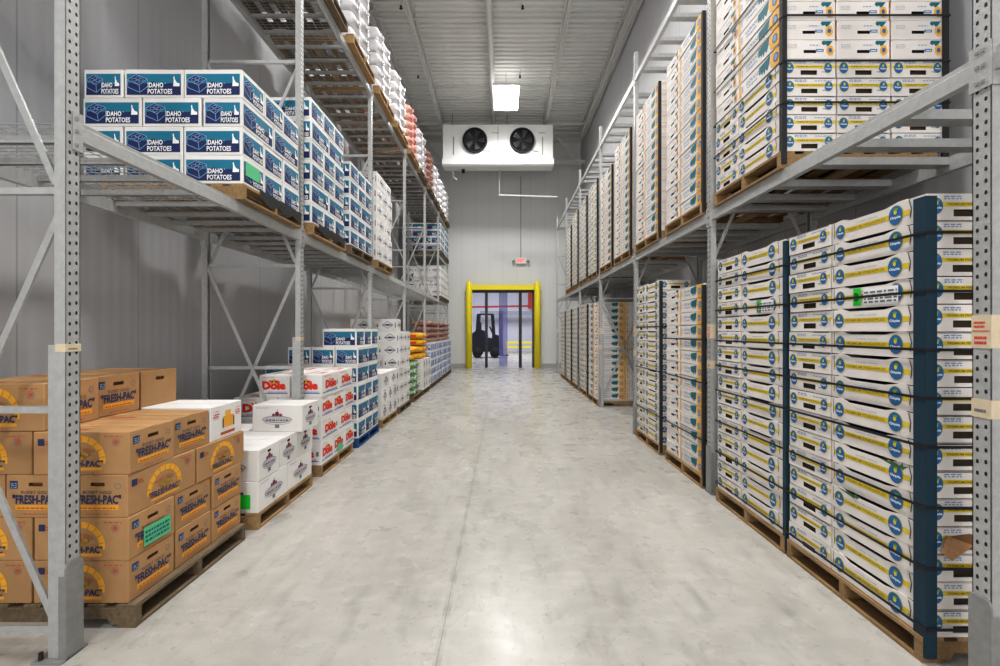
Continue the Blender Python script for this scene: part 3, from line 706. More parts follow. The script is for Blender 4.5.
# ------------------------------------------------------------------ racks
FD = 1.07
def frame_proto(H, tapes):
    r = empty('rack_frame'); r['category'] = 'rack frame'
    w2 = .038
    for i, x in enumerate((0, -FD)):
        mb = MB(); s_ = 1 if i == 0 else -1; t = .004; D = .056
        # open channel, flat face outwards
        mb.box(min(x, x - s_ * t), -w2, .01, max(x, x - s_ * t), w2, H, galv)
        for y in (-w2, w2 - t): mb.box(min(x, x - s_ * D), y, .01, max(x, x - s_ * D), y + t, H, galv)
        for y0, y1 in ((-w2, -w2 + .018), (w2 - .018, w2)): mb.box(min(x - s_ * D, x - s_ * (D - t)), y0, .01, max(x - s_ * D, x - s_ * (D - t)), y1, H, galv)
        n = int((H - .5) / .051)
        for k in range(n):
            z = .46 + k * .051
            for y in (-.017, .017):
                c = [(x + s_ * .0008, y + .0065 * cos(a * pi / 4), z + .008 * sin(a * pi / 4) + (.004 if 0 < a < 4 else 0) + (.006 if y > 0 else 0)) for a in range(8)]
                mb.add(c, [tuple(range(8))], hole)
        if i == 0: # doubled lower section
            mb.box(-.088, -w2 + .001, .01, -.0565, w2 - .001, 1.58, galv)
        mb.obj('post', r)
        p = MB(); p.box(min(x - s_ * .14, x + s_ * .01), -.07, 0, max(x - s_ * .14, x + s_ * .01), .07, .012, galvd)
        p.tube([(x - s_ * .11, -.05, .012), (x - s_ * .11, -.05, .05)], .01, hole, 6)
        p.obj('base_plate', r)
    g = MB(); g.prism([(-.046, .0), (.046, 0), (.046, .46), (.036, .485), (-.036, .485), (-.046, .46)], 'x', .002, .010, galvd); g.box(-.03, -.044, .012, .002, -.0385, .42, galvd); g.box(-.03, .0385, .012, .002, .044, .42, galvd)
    g.obj('post_guard', r)
    def br(name, x0, z0, x1, z1, y=0.0, w=.03):
        b = MB(); b.bar((x0, y, z0), (x1, y, z1), w, .034, galv); b.obj(name, r)
    xa, xb = -.058, -FD + .058
    z = .14; P = 2.22; k = 0
    while z + P < H + .4:
        zt = min(z + P, H - .1)
        br('horizontal_brace', xa, z, xb, z); br('horizontal_brace', xa, (z + zt) / 2, xb, (z + zt) / 2)
        br('diagonal_brace', xa, z + .03, xb, zt - .03, -.024, .012); br('diagonal_brace', xb, z + .03, xa, zt - .03, .024, .012)
        z = z + P
    br('horizontal_brace', xa, min(z, H - .08), xb, min(z, H - .08))
    if tapes:
        for z0, z1, mm in tapes:
            t_ = MB(); tm = mat('masking_tape', srgb(222, 206, 178), .7, 0, .1, .1, 20)
            t_.box(-.05, -w2 - .0015, z0, .0025, w2 + .0015, z1, tm)
            f = Face(t_, (.0027, -w2, z0), (0, 1, 0), (1, 0, 0), 2 * w2, z1 - z0)
            if mm:
                scribble(f, .12, .62, .7, .86, ink['red'], 2, 1, 3); f.rect(.05, .5, .95, .53, ink['red'], 1); scribble(f, .15, .12, .8, .42, ink['red'], 2, 1, 5)
            else: scribble(f, .15, .3, .75, .6, ink['grey'], 1, 1, 5)
            t_.obj('tape_label', r)
    return Proto(r)
fl = frame_proto(5.86, ((1.545, 1.585, False),))
fr = frame_proto(6.10, ((1.575, 1.72, True), (1.27, 1.35, False)))
O1 = ['first', 'second', 'third', 'fourth', 'fifth', 'sixth', 'seventh']
for i, y in enumerate(YL): fl.put((XL, y, 0), 0, 'galvanised rack frame with X bracing, %s from the camera, left rack' % O1[i], 'left rack frames')
for i, y in enumerate(YR): fr.put((XR, y, 0), pi, 'galvanised rack frame with taped post, %s from the camera, right rack' % O1[i], 'right rack frames')
def beam_proto():
    r = empty('rack_beam'); r['category'] = 'rack beam'; Lb = 2.51 - .08
    b = MB(); b.prism([(-.045, -.1), (0, -.1), (0, -.028), (-.008, -.022), (-.008, 0), (-.045, 0)], 'y', .04, .04 + Lb, galv); b.obj('rail', r)
    for y in (.0405, Lb + .0395 - .0):
        c = MB(); s_ = 1 if y < 1 else -1
        c.box(-.045, min(y, y + s_ * .006), -.16, .006, max(y, y + s_ * .006), .035, galv)
        c.box(.0025, min(y + s_ * .006, y - s_ * .045), -.16, .007, max(y + s_ * .006, y - s_ * .045), .035, galv)
        for z in (-.13, -.06, .005): c.lathe([(0, .014), (.008, .013), (.010, .007)], 0, 0, galvd, 8) if False else c.box(.007, y - s_ * .028 - .007, z - .007, .012, y - s_ * .028 + .007, z + .007, galvd)
        c.obj('connector', r)
    return Proto(r)
bp = beam_proto()
def beams(side, X, Y0, z, lvl, bay):
    sd = 'left' if side < 0 else 'right'
    for q, xx in (('aisle', X), ('wall', X + side * FD)):
        out = (q == 'aisle') == (side < 0)     # face looks +x
        if out: bp.put((xx, Y0, z), 0, '%s-side steel beam of %s shelf, %s bay, %s rack' % (q, lvl, bay, sd), 'shelf beams of the %s rack' % sd)
        else: bp.put((xx, Y0 + 2.51, z), pi, '%s-side steel beam of %s shelf, %s bay, %s rack' % (q, lvl, bay, sd), 'shelf beams of the %s rack' % sd)
wire = mat('wire_galvanised', srgb(176, 177, 176), .4, .5)
def deck_proto():
    r = empty('wire_deck'); r['category'] = 'wire deck'; w_, d_ = 1.19, FD - .02
    m = MB(); t = .0025
    nx = 11; ny = 24
    for i in range(ny + 1): y = i * w_ / ny; m.box(-d_ , y - t, -.006, 0, y + t, -.001, wire)
    for i in range(nx + 1): x = -i * d_ / nx; m.box(x - t, 0, -.011, x + t, w_, -.006, wire)
    m.obj('wire_mesh', r)
    for i in range(4):
        c = MB(); y = .14 + i * (w_ - .28) / 3
        c.box(-d_ + .03, y - .02, -.016, -.03, y + .02, -.0115, galv); c.box(-d_ + .04, y - .02, -.048, -.04, y - .016, -.0165, galv); c.box(-d_ + .04, y + .016, -.048, -.04, y + .02, -.0165, galv)
        c.obj('support_channel', r)
    return Proto(r)
dp = deck_proto()
def decks(side, X, Y0, z, lvl, bay):
    sd = 'left' if side < 0 else 'right'
    for j in range(2):
        y = Y0 + .055 + j * 1.205
        lb = 'wire mesh deck, %s half of %s bay, %s shelf, %s rack' % (('near', 'far')[j], bay, lvl, sd)
        if side < 0: dp.put((X - .01, y, z), 0, lb, 'wire decks of the %s rack' % sd)
        else: dp.put((X + .01, y + 1.19, z), pi, lb, 'wire decks of the %s rack' % sd)
mb_ = MB(); mb_.prism([(-.045, -.055), (.045, -.055), (.045, -.002), (.03, 0), (-.03, 0), (-.045, -.002)], 'x', .047, FD - .047, galv)
bar0 = Proto(tag(mb_.obj('pallet_support_bar'), None, 'support bar'))
bar0.o.hide_render = False
def bars(X, Y0, z, lvl, b):
    for j, yy in enumerate((.52, .88, 1.17, 1.62, 1.98, 2.30)):
        bar0.put((X, Y0 + yy, z), 0, 'galvanised cross bar of %s shelf, %s from the camera, %s bay, right rack' % (lvl, O1[j], b), 'cross bars of the right rack')
bay = ['first', 'second', 'third', 'fourth', 'fifth', 'sixth']
for i in range(0, 6):
    b = bay[i] if i >= 0 else 'nearest'
    y0 = YL[0] + 2.51 * i
    beams(-1, XL, y0, DZ - .001, 'first', b); decks(-1, XL, y0, DZ - .0005, 'first', b)
    beams(-1, XL, y0, D2L - .001, 'top', b); decks(-1, XL, y0, D2L - .0005, 'top', b)
    if i == 5: beams(-1, XL, y0, 4.299, 'middle', b); decks(-1, XL, y0, 4.2995, 'middle', b)
for i in range(0, 6):
    b = bay[i]; y0 = YR[i]
    beams(1, XR, y0, DZR - .001, 'first', b); bars(XR, y0, DZR - .001, 'first', b)
    beams(1, XR, y0, D2R - .001, 'top', b); bars(XR, y0, D2R - .001, 'top', b)
beams(1, XR, YR[0] - 2.51, DZR - .001, 'first', 'nearest'); fr.put((XR, YR[0] - 2.51, 0), pi, 'galvanised rack frame behind the camera, right rack', 'right rack frames')

# ------------------------------------------------------------------ room
WX0, WX1, WY, CZ, YB = -3.62, 3.5, 19.5, 10.15, -6.0
def node_panel(name, col, axis, pitch=1.07, rough=.62, dark=.8):
    m = bpy.data.materials.new(name); m.use_nodes = True; N = m.node_tree.nodes; L = m.node_tree.links; b = N['Principled BSDF']
    b.inputs['Roughness'].default_value = rough
    tc = N.new('ShaderNodeTexCoord'); sp = N.new('ShaderNodeSeparateXYZ'); L.new(tc.outputs['Object'], sp.inputs[0])
    d = N.new('ShaderNodeMath'); d.operation = 'DIVIDE'; d.inputs[1].default_value = pitch; L.new(sp.outputs[axis], d.inputs[0])
    fr_ = N.new('ShaderNodeMath'); fr_.operation = 'FRACT'; L.new(d.outputs[0], fr_.inputs[0])
    lt = N.new('ShaderNodeMath'); lt.operation = 'LESS_THAN'; lt.inputs[1].default_value = .012; L.new(fr_.outputs[0], lt.inputs[0])
    n = N.new('ShaderNodeTexNoise'); n.inputs['Scale'].default_value = .8; n.inputs['Detail'].default_value = 4; L.new(tc.outputs['Object'], n.inputs['Vector'])
    m1 = N.new('ShaderNodeMix'); m1.data_type = 'RGBA'; m1.inputs[6].default_value = (*col, 1); m1.inputs[7].default_value = (*[c * .93 for c in col], 1); L.new(n.outputs['Fac'], m1.inputs[0])
    m2 = N.new('ShaderNodeMix'); m2.data_type = 'RGBA'; L.new(m1.outputs[2], m2.inputs[6]); m2.inputs[7].default_value = (*[c * dark * .85 for c in col], 1); L.new(lt.outputs[0], m2.inputs[0])
    L.new(m2.outputs[2], b.inputs['Base Color'])
    wv = N.new('ShaderNodeMath'); wv.operation = 'MULTIPLY'; wv.inputs[1].default_value = 2 * pi * 9 / pitch; L.new(sp.outputs[axis], wv.inputs[0])
    sn = N.new('ShaderNodeMath'); sn.operation = 'SINE'; L.new(wv.outputs[0], sn.inputs[0])
    bp_ = N.new('ShaderNodeBump'); bp_.inputs['Strength'].default_value = .08; bp_.inputs['Distance'].default_value = .01; L.new(sn.outputs[0], bp_.inputs['Height']); L.new(bp_.outputs[0], b.inputs['Normal'])
    return m
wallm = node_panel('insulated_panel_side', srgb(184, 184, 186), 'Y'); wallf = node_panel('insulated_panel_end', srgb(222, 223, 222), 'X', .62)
def floor_mat():
    m = bpy.data.materials.new('polished_concrete'); m.use_nodes = True; N = m.node_tree.nodes; L = m.node_tree.links; b = N['Principled BSDF']
    tc = N.new('ShaderNodeTexCoord'); V = tc.outputs['Object']
    def noise_(s, det, sc=(1, 1, 1), dist=0.0):
        mp = N.new('ShaderNodeMapping'); mp.inputs['Scale'].default_value = sc; L.new(V, mp.inputs[0])
        n = N.new('ShaderNodeTexNoise'); n.inputs['Scale'].default_value = s; n.inputs['Detail'].default_value = det; n.inputs['Distortion'].default_value = dist; L.new(mp.outputs[0], n.inputs['Vector']); return n.outputs['Fac']
    def rng(x, a, b_, c=0., d=1.):
        r = N.new('ShaderNodeMapRange'); r.inputs[1].default_value = a; r.inputs[2].default_value = b_; r.inputs[3].default_value = c; r.inputs[4].default_value = d; L.new(x, r.inputs[0]); return r.outputs[0]
    def mix(f, c1, c2, mode='MIX'):
        x = N.new('ShaderNodeMix'); x.data_type = 'RGBA'; x.blend_type = mode
        if hasattr(f, 'links'): L.new(f, x.inputs[0])
        else: x.inputs[0].default_value = f
        for i, c in ((6, c1), (7, c2)):
            if hasattr(c, 'links'): L.new(c, x.inputs[i])
            else: x.inputs[i].default_value = (*c, 1)
        return x.outputs[2]
    base = mix(rng(noise_(.7, 8, (1, .6, 1)), .25, .75), srgb(192, 189, 183), srgb(166, 163, 156))
    base = mix(rng(noise_(2.0, 9, (1, .45, 1), .3), .42, .9, 0, .7), base, srgb(142, 138, 131))
    base = mix(rng(noise_(7, 12, (1.4, .35, 1), .2), .52, .9, 0, .6), base, srgb(112, 108, 101))
    base = mix(rng(noise_(9, 10, (.6, 1.2, 1), 0), .45, .85, 0, .4), base, srgb(214, 211, 206))
    base = mix(rng(noise_(26, 8), .60, .8, 0, .6), base, srgb(112, 108, 101))
    sp = N.new('ShaderNodeSeparateXYZ'); L.new(V, sp.inputs[0])
    def joint(axis, p, off, w_):
        a = N.new('ShaderNodeMath'); a.operation = 'ADD'; a.inputs[1].default_value = off; L.new(sp.outputs[axis], a.inputs[0])
        d = N.new('ShaderNodeMath'); d.operation = 'PINGPONG'; d.inputs[1].default_value = p / 2; L.new(a.outputs[0], d.inputs[0])
        l = N.new('ShaderNodeMath'); l.operation = 'LESS_THAN'; l.inputs[1].default_value = w_; L.new(d.outputs[0], l.inputs[0]); return l.outputs[0]
    nn = noise_(6, 6); 
    def mm(a_, b_):
        q = N.new('ShaderNodeMath'); q.operation = 'MULTIPLY'; L.new(a_, q.inputs[0]); L.new(b_, q.inputs[1]); return q.outputs[0]
    base = mix(mm(rng(nn, .42, .62, 0, .5), joint('X', 4.6, .33, .022)), base, srgb(128, 124, 116))
    base = mix(mul(N, L, joint('X', 4.6, .33, .003), .5), base, srgb(104, 102, 96))
    base = mix(mul(N, L, joint('Y', 4.6, -4.1, .003), .3), base, srgb(130, 128, 120))
    L.new(base, b.inputs['Base Color'])
    L.new(rng(noise_(3, 6), .3, .7, .22, .36), b.inputs['Roughness'])
    b.inputs['Specular IOR Level'].default_value = .5
    return m
def mul(N, L, x, k):
    q = N.new('ShaderNodeMath'); q.operation = 'MULTIPLY'; q.inputs[1].default_value = k; L.new(x, q.inputs[0]); return q.outputs[0]
def struct(mb, name): return tag(mb.obj(name), kind='structure')
f_ = MB(); f_.box(WX0 - .3, YB, -.2, WX1 + .3, 36, 0, floor_mat()); struct(f_, 'floor')
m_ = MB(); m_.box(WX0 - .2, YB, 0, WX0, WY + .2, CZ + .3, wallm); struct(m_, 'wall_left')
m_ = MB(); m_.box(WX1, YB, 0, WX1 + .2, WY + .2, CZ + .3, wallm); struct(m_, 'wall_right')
DX0, DX1, DH = -1.50, 1.54, 3.62
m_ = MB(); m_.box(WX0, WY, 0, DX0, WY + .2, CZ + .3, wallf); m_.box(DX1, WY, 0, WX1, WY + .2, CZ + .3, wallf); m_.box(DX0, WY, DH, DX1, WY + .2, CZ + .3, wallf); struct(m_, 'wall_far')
m_ = MB(); m_.box(WX0, WY - .02, 0, DX0 - .2, WY, .18, mat('grey_kerb', srgb(170, 170, 170), .6)); m_.box(DX1 + .2, WY - .02, 0, WX1, WY, .18, MATS['grey_kerb']); struct(m_, 'baseboard_far')
# corrugated deck
dk = mat('ceiling_deck', srgb(216, 216, 212), .6, 0, 0, .06, 1.5)
m_ = MB(); pts = []
y = YB; p = .20
while y < WY + .1:
    pts += [(y, CZ), (y + p * .42, CZ), (y + p * .5, CZ + .05), (y + p * .92, CZ + .05)]; y += p
vs = [(x, a, z) for a, z in pts for x in (WX0 - .2, WX1 + .2)]
m_.add(vs, [(2 * i, 2 * i + 1, 2 * i + 3, 2 * i + 2) for i in range(len(pts) - 1)], dk)
m_.box(WX0 - .2, YB, CZ + .1, WX1 + .2, WY + .2, CZ + .2, dk)
struct(m_, 'ceiling')
# joists
js = mat('joist_paint', srgb(206, 206, 202), .5, 0, 0, .08, 5)
def joist(name, X, lab, heavy=False):
    r = empty(name, (X, 0, 0)); tag(r, lab, 'roof joist', 'roof joists along the aisle')
    t = MB(); t.box(-.06, YB, CZ - .045, -.008, WY - 1.2, CZ - .003, js); t.box(.008, YB, CZ - .045, .06, WY - 1.2, CZ - .003, js); t.obj('top_chord', r)
    b = MB(); b.box(-.06, YB, CZ - .44, -.008, WY - 1.2, CZ - .40, js); b.box(.008, YB, CZ - .44, .06, WY - 1.2, CZ - .40, js); b.obj('bottom_chord', r)
    w_ = MB(); y = YB; k = 0
    while y < WY - 1.5:
        w_.bar((0, y, CZ - .42 if k % 2 else CZ - .03), (0, y + .28, CZ - .03 if k % 2 else CZ - .42), .014, .014, js); y += .28; k += 1
    w_.obj('web', r)
for X, l in ((-2.40, 'open-web roof joist over the left rack edge'), (1.66, 'open-web roof joist to the right of the ceiling light'), (3.25, 'open-web roof joist above the right rack'), (-3.4, 'open-web roof joist against the left wall')):
    joist('roof_joist', X, l)
m_ = MB(); m_.tube([(-.36, YB, CZ - .2), (-.36, 17.3, CZ - .2)], .085, js, 12)
r = m_.obj('sprinkler_main'); tag(r, 'thick pale sprinkler main running down the middle of the ceiling', 'pipe')
m_ = MB(); m_.box(WX1 - .10, YB, CZ - .30, WX1 - .02, 18.2, CZ - .02, js); struct(m_, 'trim_1')
m_ = MB(); m_.box(WX0 + .02, YB, CZ - .2, WX0 + .12, 18.2, CZ - .02, js); struct(m_, 'trim_2')
for i, yy in enumerate((7.9, 11.6, 14.9, 15.75, 17.2)):
    m_ = MB(); z = CZ - .12 if i != 4 else CZ - .25; rr = .022 if i != 4 else .05
    m_.tube([(WX0 + .1, yy, z), (WX1 - .2, yy, z)], rr, js, 8)
    tag(m_.obj('ceiling_pipe'), 'thin white pipe crossing the ceiling, %s from the camera' % O1[i], 'pipe', 'pipes crossing the ceiling')
def spr(x, y, i):
    r = empty('ceiling_sprinkler', (x, y, CZ - .12)); tag(r, 'small dark sprinkler head under the ceiling deck, %s' % i, 'sprinkler', 'sprinkler heads')
    a = MB(); a.tube([(0, 0, .1), (0, 0, -.10)], .016, js, 6); a.obj('drop', r)
    b = MB(); b.lathe([(0, -.10), (.03, -.10), (.03, -.12), (.015, -.15), (.045, -.17), (0, -.172)], 0, 0, hole, 8); b.obj('head', r)
for x, y, i in ((-2.6, 11.0, 'left of the joist and nearer'), (.5, 11.0, 'near the middle and nearer'), (-2.75, 14.0, 'left of the joist and farther'), (.55, 14.0, 'beside the ceiling light')): spr(x, y, i)
# girder in front of the far wall
r = empty('roof_girder', (0, 18.4, 0)); tag(r, 'pale truss girder crossing the room before the far wall', 'girder')
for z, nm in ((CZ - .08, 'top_chord'), (CZ - 1.3, 'bottom_chord')):
    a = MB(); a.box(WX0 + .02, -.08, z - .06, WX1 - .02, .08, z + .06, js); a.obj(nm, r)
x = WX0 + .1; k = 0
while x < WX1 - 1.0:
    a = MB(); a.bar((x, 0, CZ - 1.3 if k % 2 else CZ - .1), (x + .95, 0, CZ - .1 if k % 2 else CZ - 1.3), .07, .07, js); a.obj('diagonal', r); x += .95; k += 1
# ------------------------------------------------------------------ evaporator
ew = mat('evaporator_white', srgb(232, 232, 230), .35, 0, 0, .03, 3)
Ye, zt, zb = 16.4, 1.65 + 206 / 432 * 16.4, 1.65 + 172 / 432 * 16.4
X0, X1 = -60 / 432 * 16.4, 50 / 432 * 16.4
r = empty('evaporator_unit', ((X0 + X1) / 2, Ye, zb - .35)); tag(r, 'white twin-fan ceiling cooler hanging above the doorway', 'evaporator')
hw = (X1 - X0) / 2; hh = zt - zb + .35
a = MB(); a.box(-hw, 0, .36, hw, .8, hh, ew)
for x in (-hw + .4, hw - .4): a.box(x - .02, -.012, .5, x + .02, 0, hh - .45, galvd)
a.box(-.02, -.01, .42, .02, 0, hh - .05, mat('panel_seam', srgb(200, 200, 198), .5))
a.box(-hw, -.02, hh - .06, hw, 0, hh, ew)
a.obj('housing', r)
a = MB(); a.prism([(-.05, .35), (.85, .35), (.82, .2), (.02, .09), (-.06, .14)], 'x', -hw - .03, hw + .03, ew); a.obj('drip_pan', r)
fz = (1.65 + 190 / 432 * 16.4) - (zb - .35)
for fx, nm in ((475, 'left'), (522, 'right')):
    x = (fx - 503) / 432 * 16.4 - (X0 + X1) / 2
    f = MB(); f.lathe([(.47, -.005), (.47, -.11), (.44, -.13), (.42, -.11), (.41, -.02), (0, -.02)], x, fz, ink['black'], 28, 'y'); fo = f.obj('fan', r)
    bl = MB()
    for k in range(5):
        an = k * 2 * pi / 5
        q = []
        for rr, w_, yy in ((.08, .05, -.06), (.38, .14, -.09)):
            for s_ in (-1, 1):
                aa = an + s_ * w_ / rr * .8; q.append((x + rr * cos(aa), yy + s_ * .02, fz + rr * sin(aa)))
        bl.add([q[0], q[1], q[3], q[2]], [(0, 1, 2, 3)], mat('fan_blade', srgb(70, 72, 76), .4))
    bl.lathe([(0, -.13), (.07, -.12), (.08, -.03)], x, fz, MATS['fan_blade'], 12, 'y'); bl.obj('blades', fo)
    g = MB(); 
    for rr in (.13, .21, .29, .37, .43): 
        g.tube([(x + rr * cos(t * pi / 12), -.135, fz + rr * sin(t * pi / 12)) for t in range(25)], .006, hole, 4)
    for k in range(6):
        an = k * pi / 6; g.bar((x - .43 * cos(an), -.14, fz - .43 * sin(an)), (x + .43 * cos(an), -.14, fz + .43 * sin(an)), .008, .008, hole, (0, 1, 0))
    g.obj('grille', fo)
    c = MB(); c.bar((x + .3, -.02, fz - .35), (x + .62, -.02, fz - .42), .03, .02, galvd); c.bar((x + .62, -.02, fz + .3), (x + .9, -.02, fz + .3), .02, .01, galvd); c.obj('cable', r)
for x in (-hw + .3, .35, hw - .3):
    c = MB(); c.tube([(x, .5, hh), (x, .5, CZ - .02 - (zb - .35))], .015, galvd, 6); c.obj('hanger_rod', r)
m_ = MB(); zc = zb - .35
m_.tube([(-.15, 17.0, zc + .15), (-.15, 17.0, 1.65 + 136 / 432 * 17), (2.15, 17.0, 1.65 + 134 / 432 * 17)], .035, js, 8)
tag(m_.obj('drain_pipe'), 'white drain pipe dropping from the ceiling cooler and running right', 'pipe')
m_ = MB(); m_.tube([(-1.95, 16.9, zc + .08), (-1.95, 16.9, zc - .18), (-1.8, 16.9, zc - .26)], .04, js, 8); tag(m_.obj('drain_spout'), 'short white drain spout under the left end of the cooler', 'pipe')
m_ = MB(); m_.box(-1.62, 16.9, zc + .02, -1.5, 17.0, zc + .18, hole); tag(m_.obj('control_box'), 'tiny black box under the ceiling cooler', 'control box')
# exit sign
zx = 1.65 + 71 / 432 * 19.3
r = empty('exit_sign', (.80, 19.38, zx - .15)); tag(r, 'white lit exit sign with red letters and twin lamps above the doorway', 'sign')
a = MB(); a.box(-.22, -.04, .0, .22, .04, .26, mat('sign_white', srgb(240, 235, 230), .4)); f = Face(a, (-.22, -.04, 0), (1, 0, 0), (0, -1, 0), .44, .26); f.text('EXIT', .14, .2, .86, .8, mat('exit_red', srgb(220, 30, 30), .4, emit=(1, .05, .03, .8)), 2, .03); a.obj('sign_body', r)
for s_ in (-1, 1):
    b = MB(); b.bar((s_ * .22, 0, .1), (s_ * .32, 0, .1), .02, .02, galvd); b.lathe([(0, -.09), (.06, -.09), (.065, -.03), (.04, .03), (0, .04)], s_ * .33, .1, galvd, 12, 'y'); b.obj('lamp_head', r)
m_ = MB(); m_.tube([(.80, 19.45, zx + .11), (.80, 19.45, 8.6)], .018, galvd, 6); tag(m_.obj('conduit'), 'thin grey conduit rising up the far wall from the exit sign', 'conduit')
# ------------------------------------------------------------------ doorway
def px(x, Y): return (x - 503) / 432 * Y
for i, (x, nm) in enumerate(((469, 'left'), (537.5, 'right'))):
    m_ = MB(); X = px(x, 19.2); m_.lathe([(0, 0), (.14, 0), (.14, 3.72), (.09, 3.84), (0, 3.88)], X, 19.2, yellow_p, 14)
    tag(m_.obj('bollard'), 'tall yellow guard post on the %s side of the doorway' % nm, 'bollard', 'yellow posts of the doorway')
m_ = MB(); m_.box(px(472.4, 19.25), 19.12, 3.48, px(534, 19.25), 19.30, 3.70, yellow_p); tag(m_.obj('header_bar'), 'yellow bar across the top of the doorway', 'guard bar')
dark = mat('door_frame_dark', srgb(28, 26, 26), .4)
gl = bpy.data.materials.new('door_glass'); gl.use_nodes = True; nt = gl.node_tree; nt.nodes.clear()
o_ = nt.nodes.new('ShaderNodeOutputMaterial'); tr = nt.nodes.new('ShaderNodeBsdfTransparent')
tr.inputs[0].default_value = (.90, .91, .94, 1); 
nt.links.new(tr.outputs[0], o_.inputs[0])
Yd = 19.55; zd = lambda y: 1.65 + (331 - y) / 432 * Yd
r = tag(empty('door_1', (0, Yd, 0)), kind='structure')
def dbox(x0, z0, x1, z1, nm, m, y0=-.04, y1=.04, parent=None):
    a = MB(); a.box(x0, y0, z0, x1, y1, z1, m); o = a.obj(nm, parent or r); return o
dbox(DX0, 3.38, DX1, DH, 'door_header', dark, -.1, .1); dbox(DX0, 0, DX0 + .06, 3.38, 'door_jamb', dark); dbox(px(532, Yd), 0, px(535, Yd), 3.38, 'door_jamb', mat('jamb_brown', srgb(90, 70, 56), .5))
dbox(px(535, Yd) , 0, DX1, 3.38, 'door_jamb', dark)
for a_, b_ in ((485, 487.8), (518.8, 521.8)): dbox(px(a_, Yd), 0, px(b_, Yd), 3.38, 'door_stile', dark)
for a_, b_ in ((472.5, 485), (487.8, 518.8), (521.8, 532)):
    dbox(px(a_, Yd) + .005, .02, px(b_, Yd) - .005, 3.375, 'glass_pane', gl, -.006, .006)
# strip curtain behind the glass
sc = bpy.data.materials.new('strip_purple'); sc.use_nodes = True; b_ = sc.node_tree.nodes['Principled BSDF']; b_.inputs['Base Color'].default_value = (*srgb(140, 136, 206), 1); b_.inputs['Alpha'].default_value = .45; b_.inputs['Roughness'].default_value = .3
m_ = MB(); m_.box(px(499, 20.2), 20.2, .02, px(507.5, 20.2), 20.21, 3.5, sc); tag(m_.obj('plastic_strip'), 'translucent violet plastic strip hanging behind the glass door', 'strip curtain')
# room behind
bw = node_panel('back_room_panel', srgb(214, 214, 222), 'X', 1.2)
m_ = MB(); m_.box(-4.6, 34.5, 0, 5.6, 34.7, 6.5, bw); struct(m_, 'wall_back_room')
m_ = MB(); m_.box(-4.6, WY + .2, 0, -4.4, 34.5, 6.5, bw); struct(m_, 'wall_back_room_left')
m_ = MB(); m_.box(5.4, WY + .2, 0, 5.6, 34.5, 6.5, bw); struct(m_, 'wall_back_room_right')
m_ = MB(); m_.box(-4.6, WY + .2, 6.5, 5.6, 34.7, 6.6, bw); struct(m_, 'ceiling_back_room')
redp = mat('red_paint', srgb(190, 60, 44), .5); gp = mat('grey_pipe', srgb(150, 152, 160), .5)
m_ = MB(); m_.tube([(px(472, 33), 33, 1.65 + 24 / 432 * 33), (px(530, 33), 33, 1.65 + 25 / 432 * 33), (px(530, 33), 33, 4.6)], .07, redp, 8); tag(m_.obj('red_pipe'), 'red pipe across the back room wall, rising at its right end', 'pipe')
m_ = MB(); m_.box(px(480, 33), 33.2, 1.65 + 16 / 432 * 33, px(534, 33), 33.5, 1.65 + 20 / 432 * 33, gp); tag(m_.obj('wall_duct'), 'grey duct below the red pipe in the back room', 'duct')
m_ = MB(); m_.box(px(528, 33.8), 33.7, 3.4, px(533, 33.8), 33.9, 5.2, redp); tag(m_.obj('red_cabinet'), 'red panel high on the back room wall', 'panel')
r = empty('guard_rail', (px(520, 33), 33, 0)); tag(r, 'yellow guard rail before the back room wall', 'guard rail')
for z in (.42, .78): a = MB(); a.box(-1.1, -.05, z - .07, 1.3, .05, z + .07, yellow_p); a.obj('rail', r)
for x in (-1.05, 1.2): a = MB(); a.box(x, -.04, 0, x + .1, .04, .85, yellow_p); a.obj('post', r)
# forklift
fk = mat('forklift_dark', srgb(34, 34, 44), .5); fk2 = mat('forklift_seat', srgb(70, 62, 60), .6)
r = empty('forklift', (px(486, 27), 27, 0), 0); r.scale = (1.12, 1.12, 1.25); tag(r, 'dark forklift truck parked beyond the glass door', 'forklift')
a = MB(); a.prism([(-.75, .3), (-.75, 1.2), (-.45, 1.4), (-.1, 1.35), (.1, 1.0), (.3, .95), (.5, 1.15), (.7, 1.1), (.75, .3)], 'y', -.5, .6, fk); a.obj('body', r)
for x in (-.45, .5):
    for y in (-.55, .6): a = MB(); a.lathe([(0, y - .1), (.24, y - .1), (.26, y - .05), (.26, y + .05), (.24, y + .1), (0, y + .1)], x, .26, hole, 18, 'y'); a.obj('wheel', r)
a = MB()
for x, y in ((-.5, -.42), (-.5, .5), (.45, -.42), (.45, .5)): a.bar((x, y, .9), (x * .8, y, 2.15), .17, .17, fk)
for y in (-.42, 0, .5): a.bar((-.42, y, 2.15), (.38, y, 2.15), .08, .05, fk)
a.bar((-.4, -.42, 2.15), (-.4, .5, 2.15), .07, .05, fk); a.bar((.36, -.42, 2.15), (.36, .5, 2.15), .07, .05, fk); a.obj('overhead_guard', r)
a = MB(); a.box(-.35, -.2, 1.0, .1, .3, 1.2, fk2); a.box(-.46, -.2, 1.1, -.26, .3, 1.75, fk2); a.bar((.42, 0, 1.1), (.2, 0, 1.55), .08, .08, fk); a.obj('seat', r)
a = MB()
for y in (-.3, .35): a.box(.72, y - .09, .1, .94, y + .09, 2.3, fk)
for z in (.3, 1.1, 2.2): a.box(.8, -.3, z, .88, .35, z + .1, fk)
a.obj('mast', r)
for y in (-.25, .3): a = MB(); a.box(.92, y - .06, .08, 1.25, y + .06, .13, fk); a.box(.9, y - .06, .08, .95, y + .06, .7, fk); a.obj('fork', r)
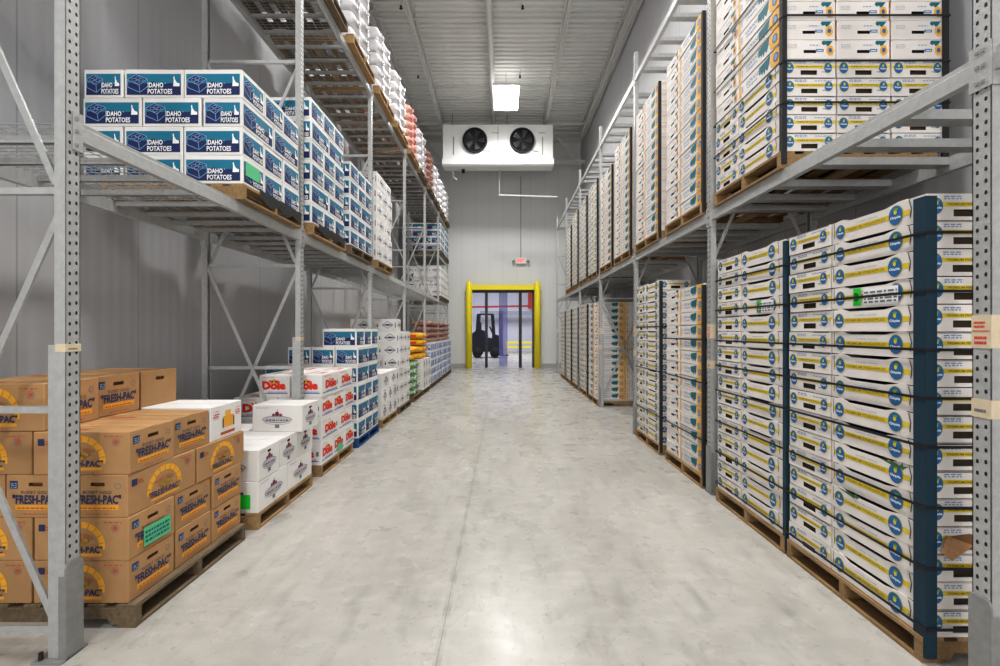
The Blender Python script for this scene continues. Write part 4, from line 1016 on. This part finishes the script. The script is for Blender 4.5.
# ------------------------------------------------------------------ lights
em = mat('led_lens', (1, 1, 1), .5, emit=(1, .99, .97, 24))
def highbay(x, y, lab, s=.42):
    z = 9.30
    r = empty('high_bay_light', (x, y, z)); tag(r, lab, 'ceiling light', 'square high bay lights')
    a = MB(); a.box(-s, -s * 1.7, .02, s, s * 1.7, .10, ew); a.box(-.12, -.1, .1, .12, .1, .2, galvd); a.obj('housing', r)
    a = MB(); a.box(-s + .03, -s * 1.7 + .03, -.05, s - .03, s * 1.7 - .03, .019, em); a.obj('lens', r)
    a = MB(); a.tube([(0, 0, .2), (0, 0, CZ - z - .01)], .01, galvd, 6); a.obj('hanger', r)
    ld = bpy.data.lights.new('lamp', 'AREA'); ld.shape = 'SQUARE'; ld.size = .8; ld.energy = LE; ld.color = (1, .988, .972)
    lo = bpy.data.objects.new('lamp', ld); C.objects.link(lo); lo.parent = r; lo.location = (0, 0, -.07); ld.spread = R(165)
    ud = bpy.data.lights.new('ceiling_fill', 'AREA'); ud.shape = 'SQUARE'; ud.size = .7; ud.energy = 8; ud.color = (1, .99, .97)  # added upward fill that brightens the ceiling over each fixture
    uo = bpy.data.objects.new('ceiling_fill', ud); C.objects.link(uo); uo.parent = r; uo.location = (0, 0, .13); uo.rotation_euler.x = pi
LE = 262
for i, y in enumerate((-4.0, 2.2, 8.3, 14.2)): highbay(.1, y, 'square ceiling light, %s' % ('glowing in front of the cooler' if i == 3 else 'out of view above the aisle, number %s' % O1[i]))
# unseen area lamp that lights the back room
ld = bpy.data.lights.new('back_room_lamp', 'AREA'); ld.size = 5; ld.energy = 950; ld.color = (.95, .96, 1)
lo = bpy.data.objects.new('back_room_lamp', ld); C.objects.link(lo); lo.location = (0, 27, 6.2)
# added soft fill from behind the camera for the faces turned towards it
ld = bpy.data.lights.new('front_fill', 'AREA'); ld.shape = 'RECTANGLE'; ld.size = 6.5; ld.size_y = 5; ld.energy = 150; ld.color = (1, .992, .985)
lo = bpy.data.objects.new('front_fill', ld); C.objects.link(lo); lo.location = (0, -5.2, 3.2); lo.rotation_euler = (R(90), 0, 0); ld.spread = R(100)
wd = bpy.data.worlds.new('world'); bpy.context.scene.world = wd; wd.use_nodes = True; wd.node_tree.nodes['Background'].inputs[0].default_value = (1, .99, .98, 1); wd.node_tree.nodes['Background'].inputs[1].default_value = .15
# ------------------------------------------------------------------ camera
cd = bpy.data.cameras.new('camera'); co = bpy.data.objects.new('camera', cd); C.objects.link(co)
co.location = (0, 0, 1.65); co.rotation_euler = (R(90), 0, 0); cd.sensor_width = 36; cd.lens = 432 / 1000 * 36
cd.shift_x = -3 / 1000; cd.shift_y = -2 / 1000; cd.clip_start = .05
bpy.context.scene.camera = co
vs_ = bpy.context.scene.view_settings; vs_.view_transform = 'Standard'; vs_.look = 'None'; vs_.exposure = 0; vs_.gamma = .88
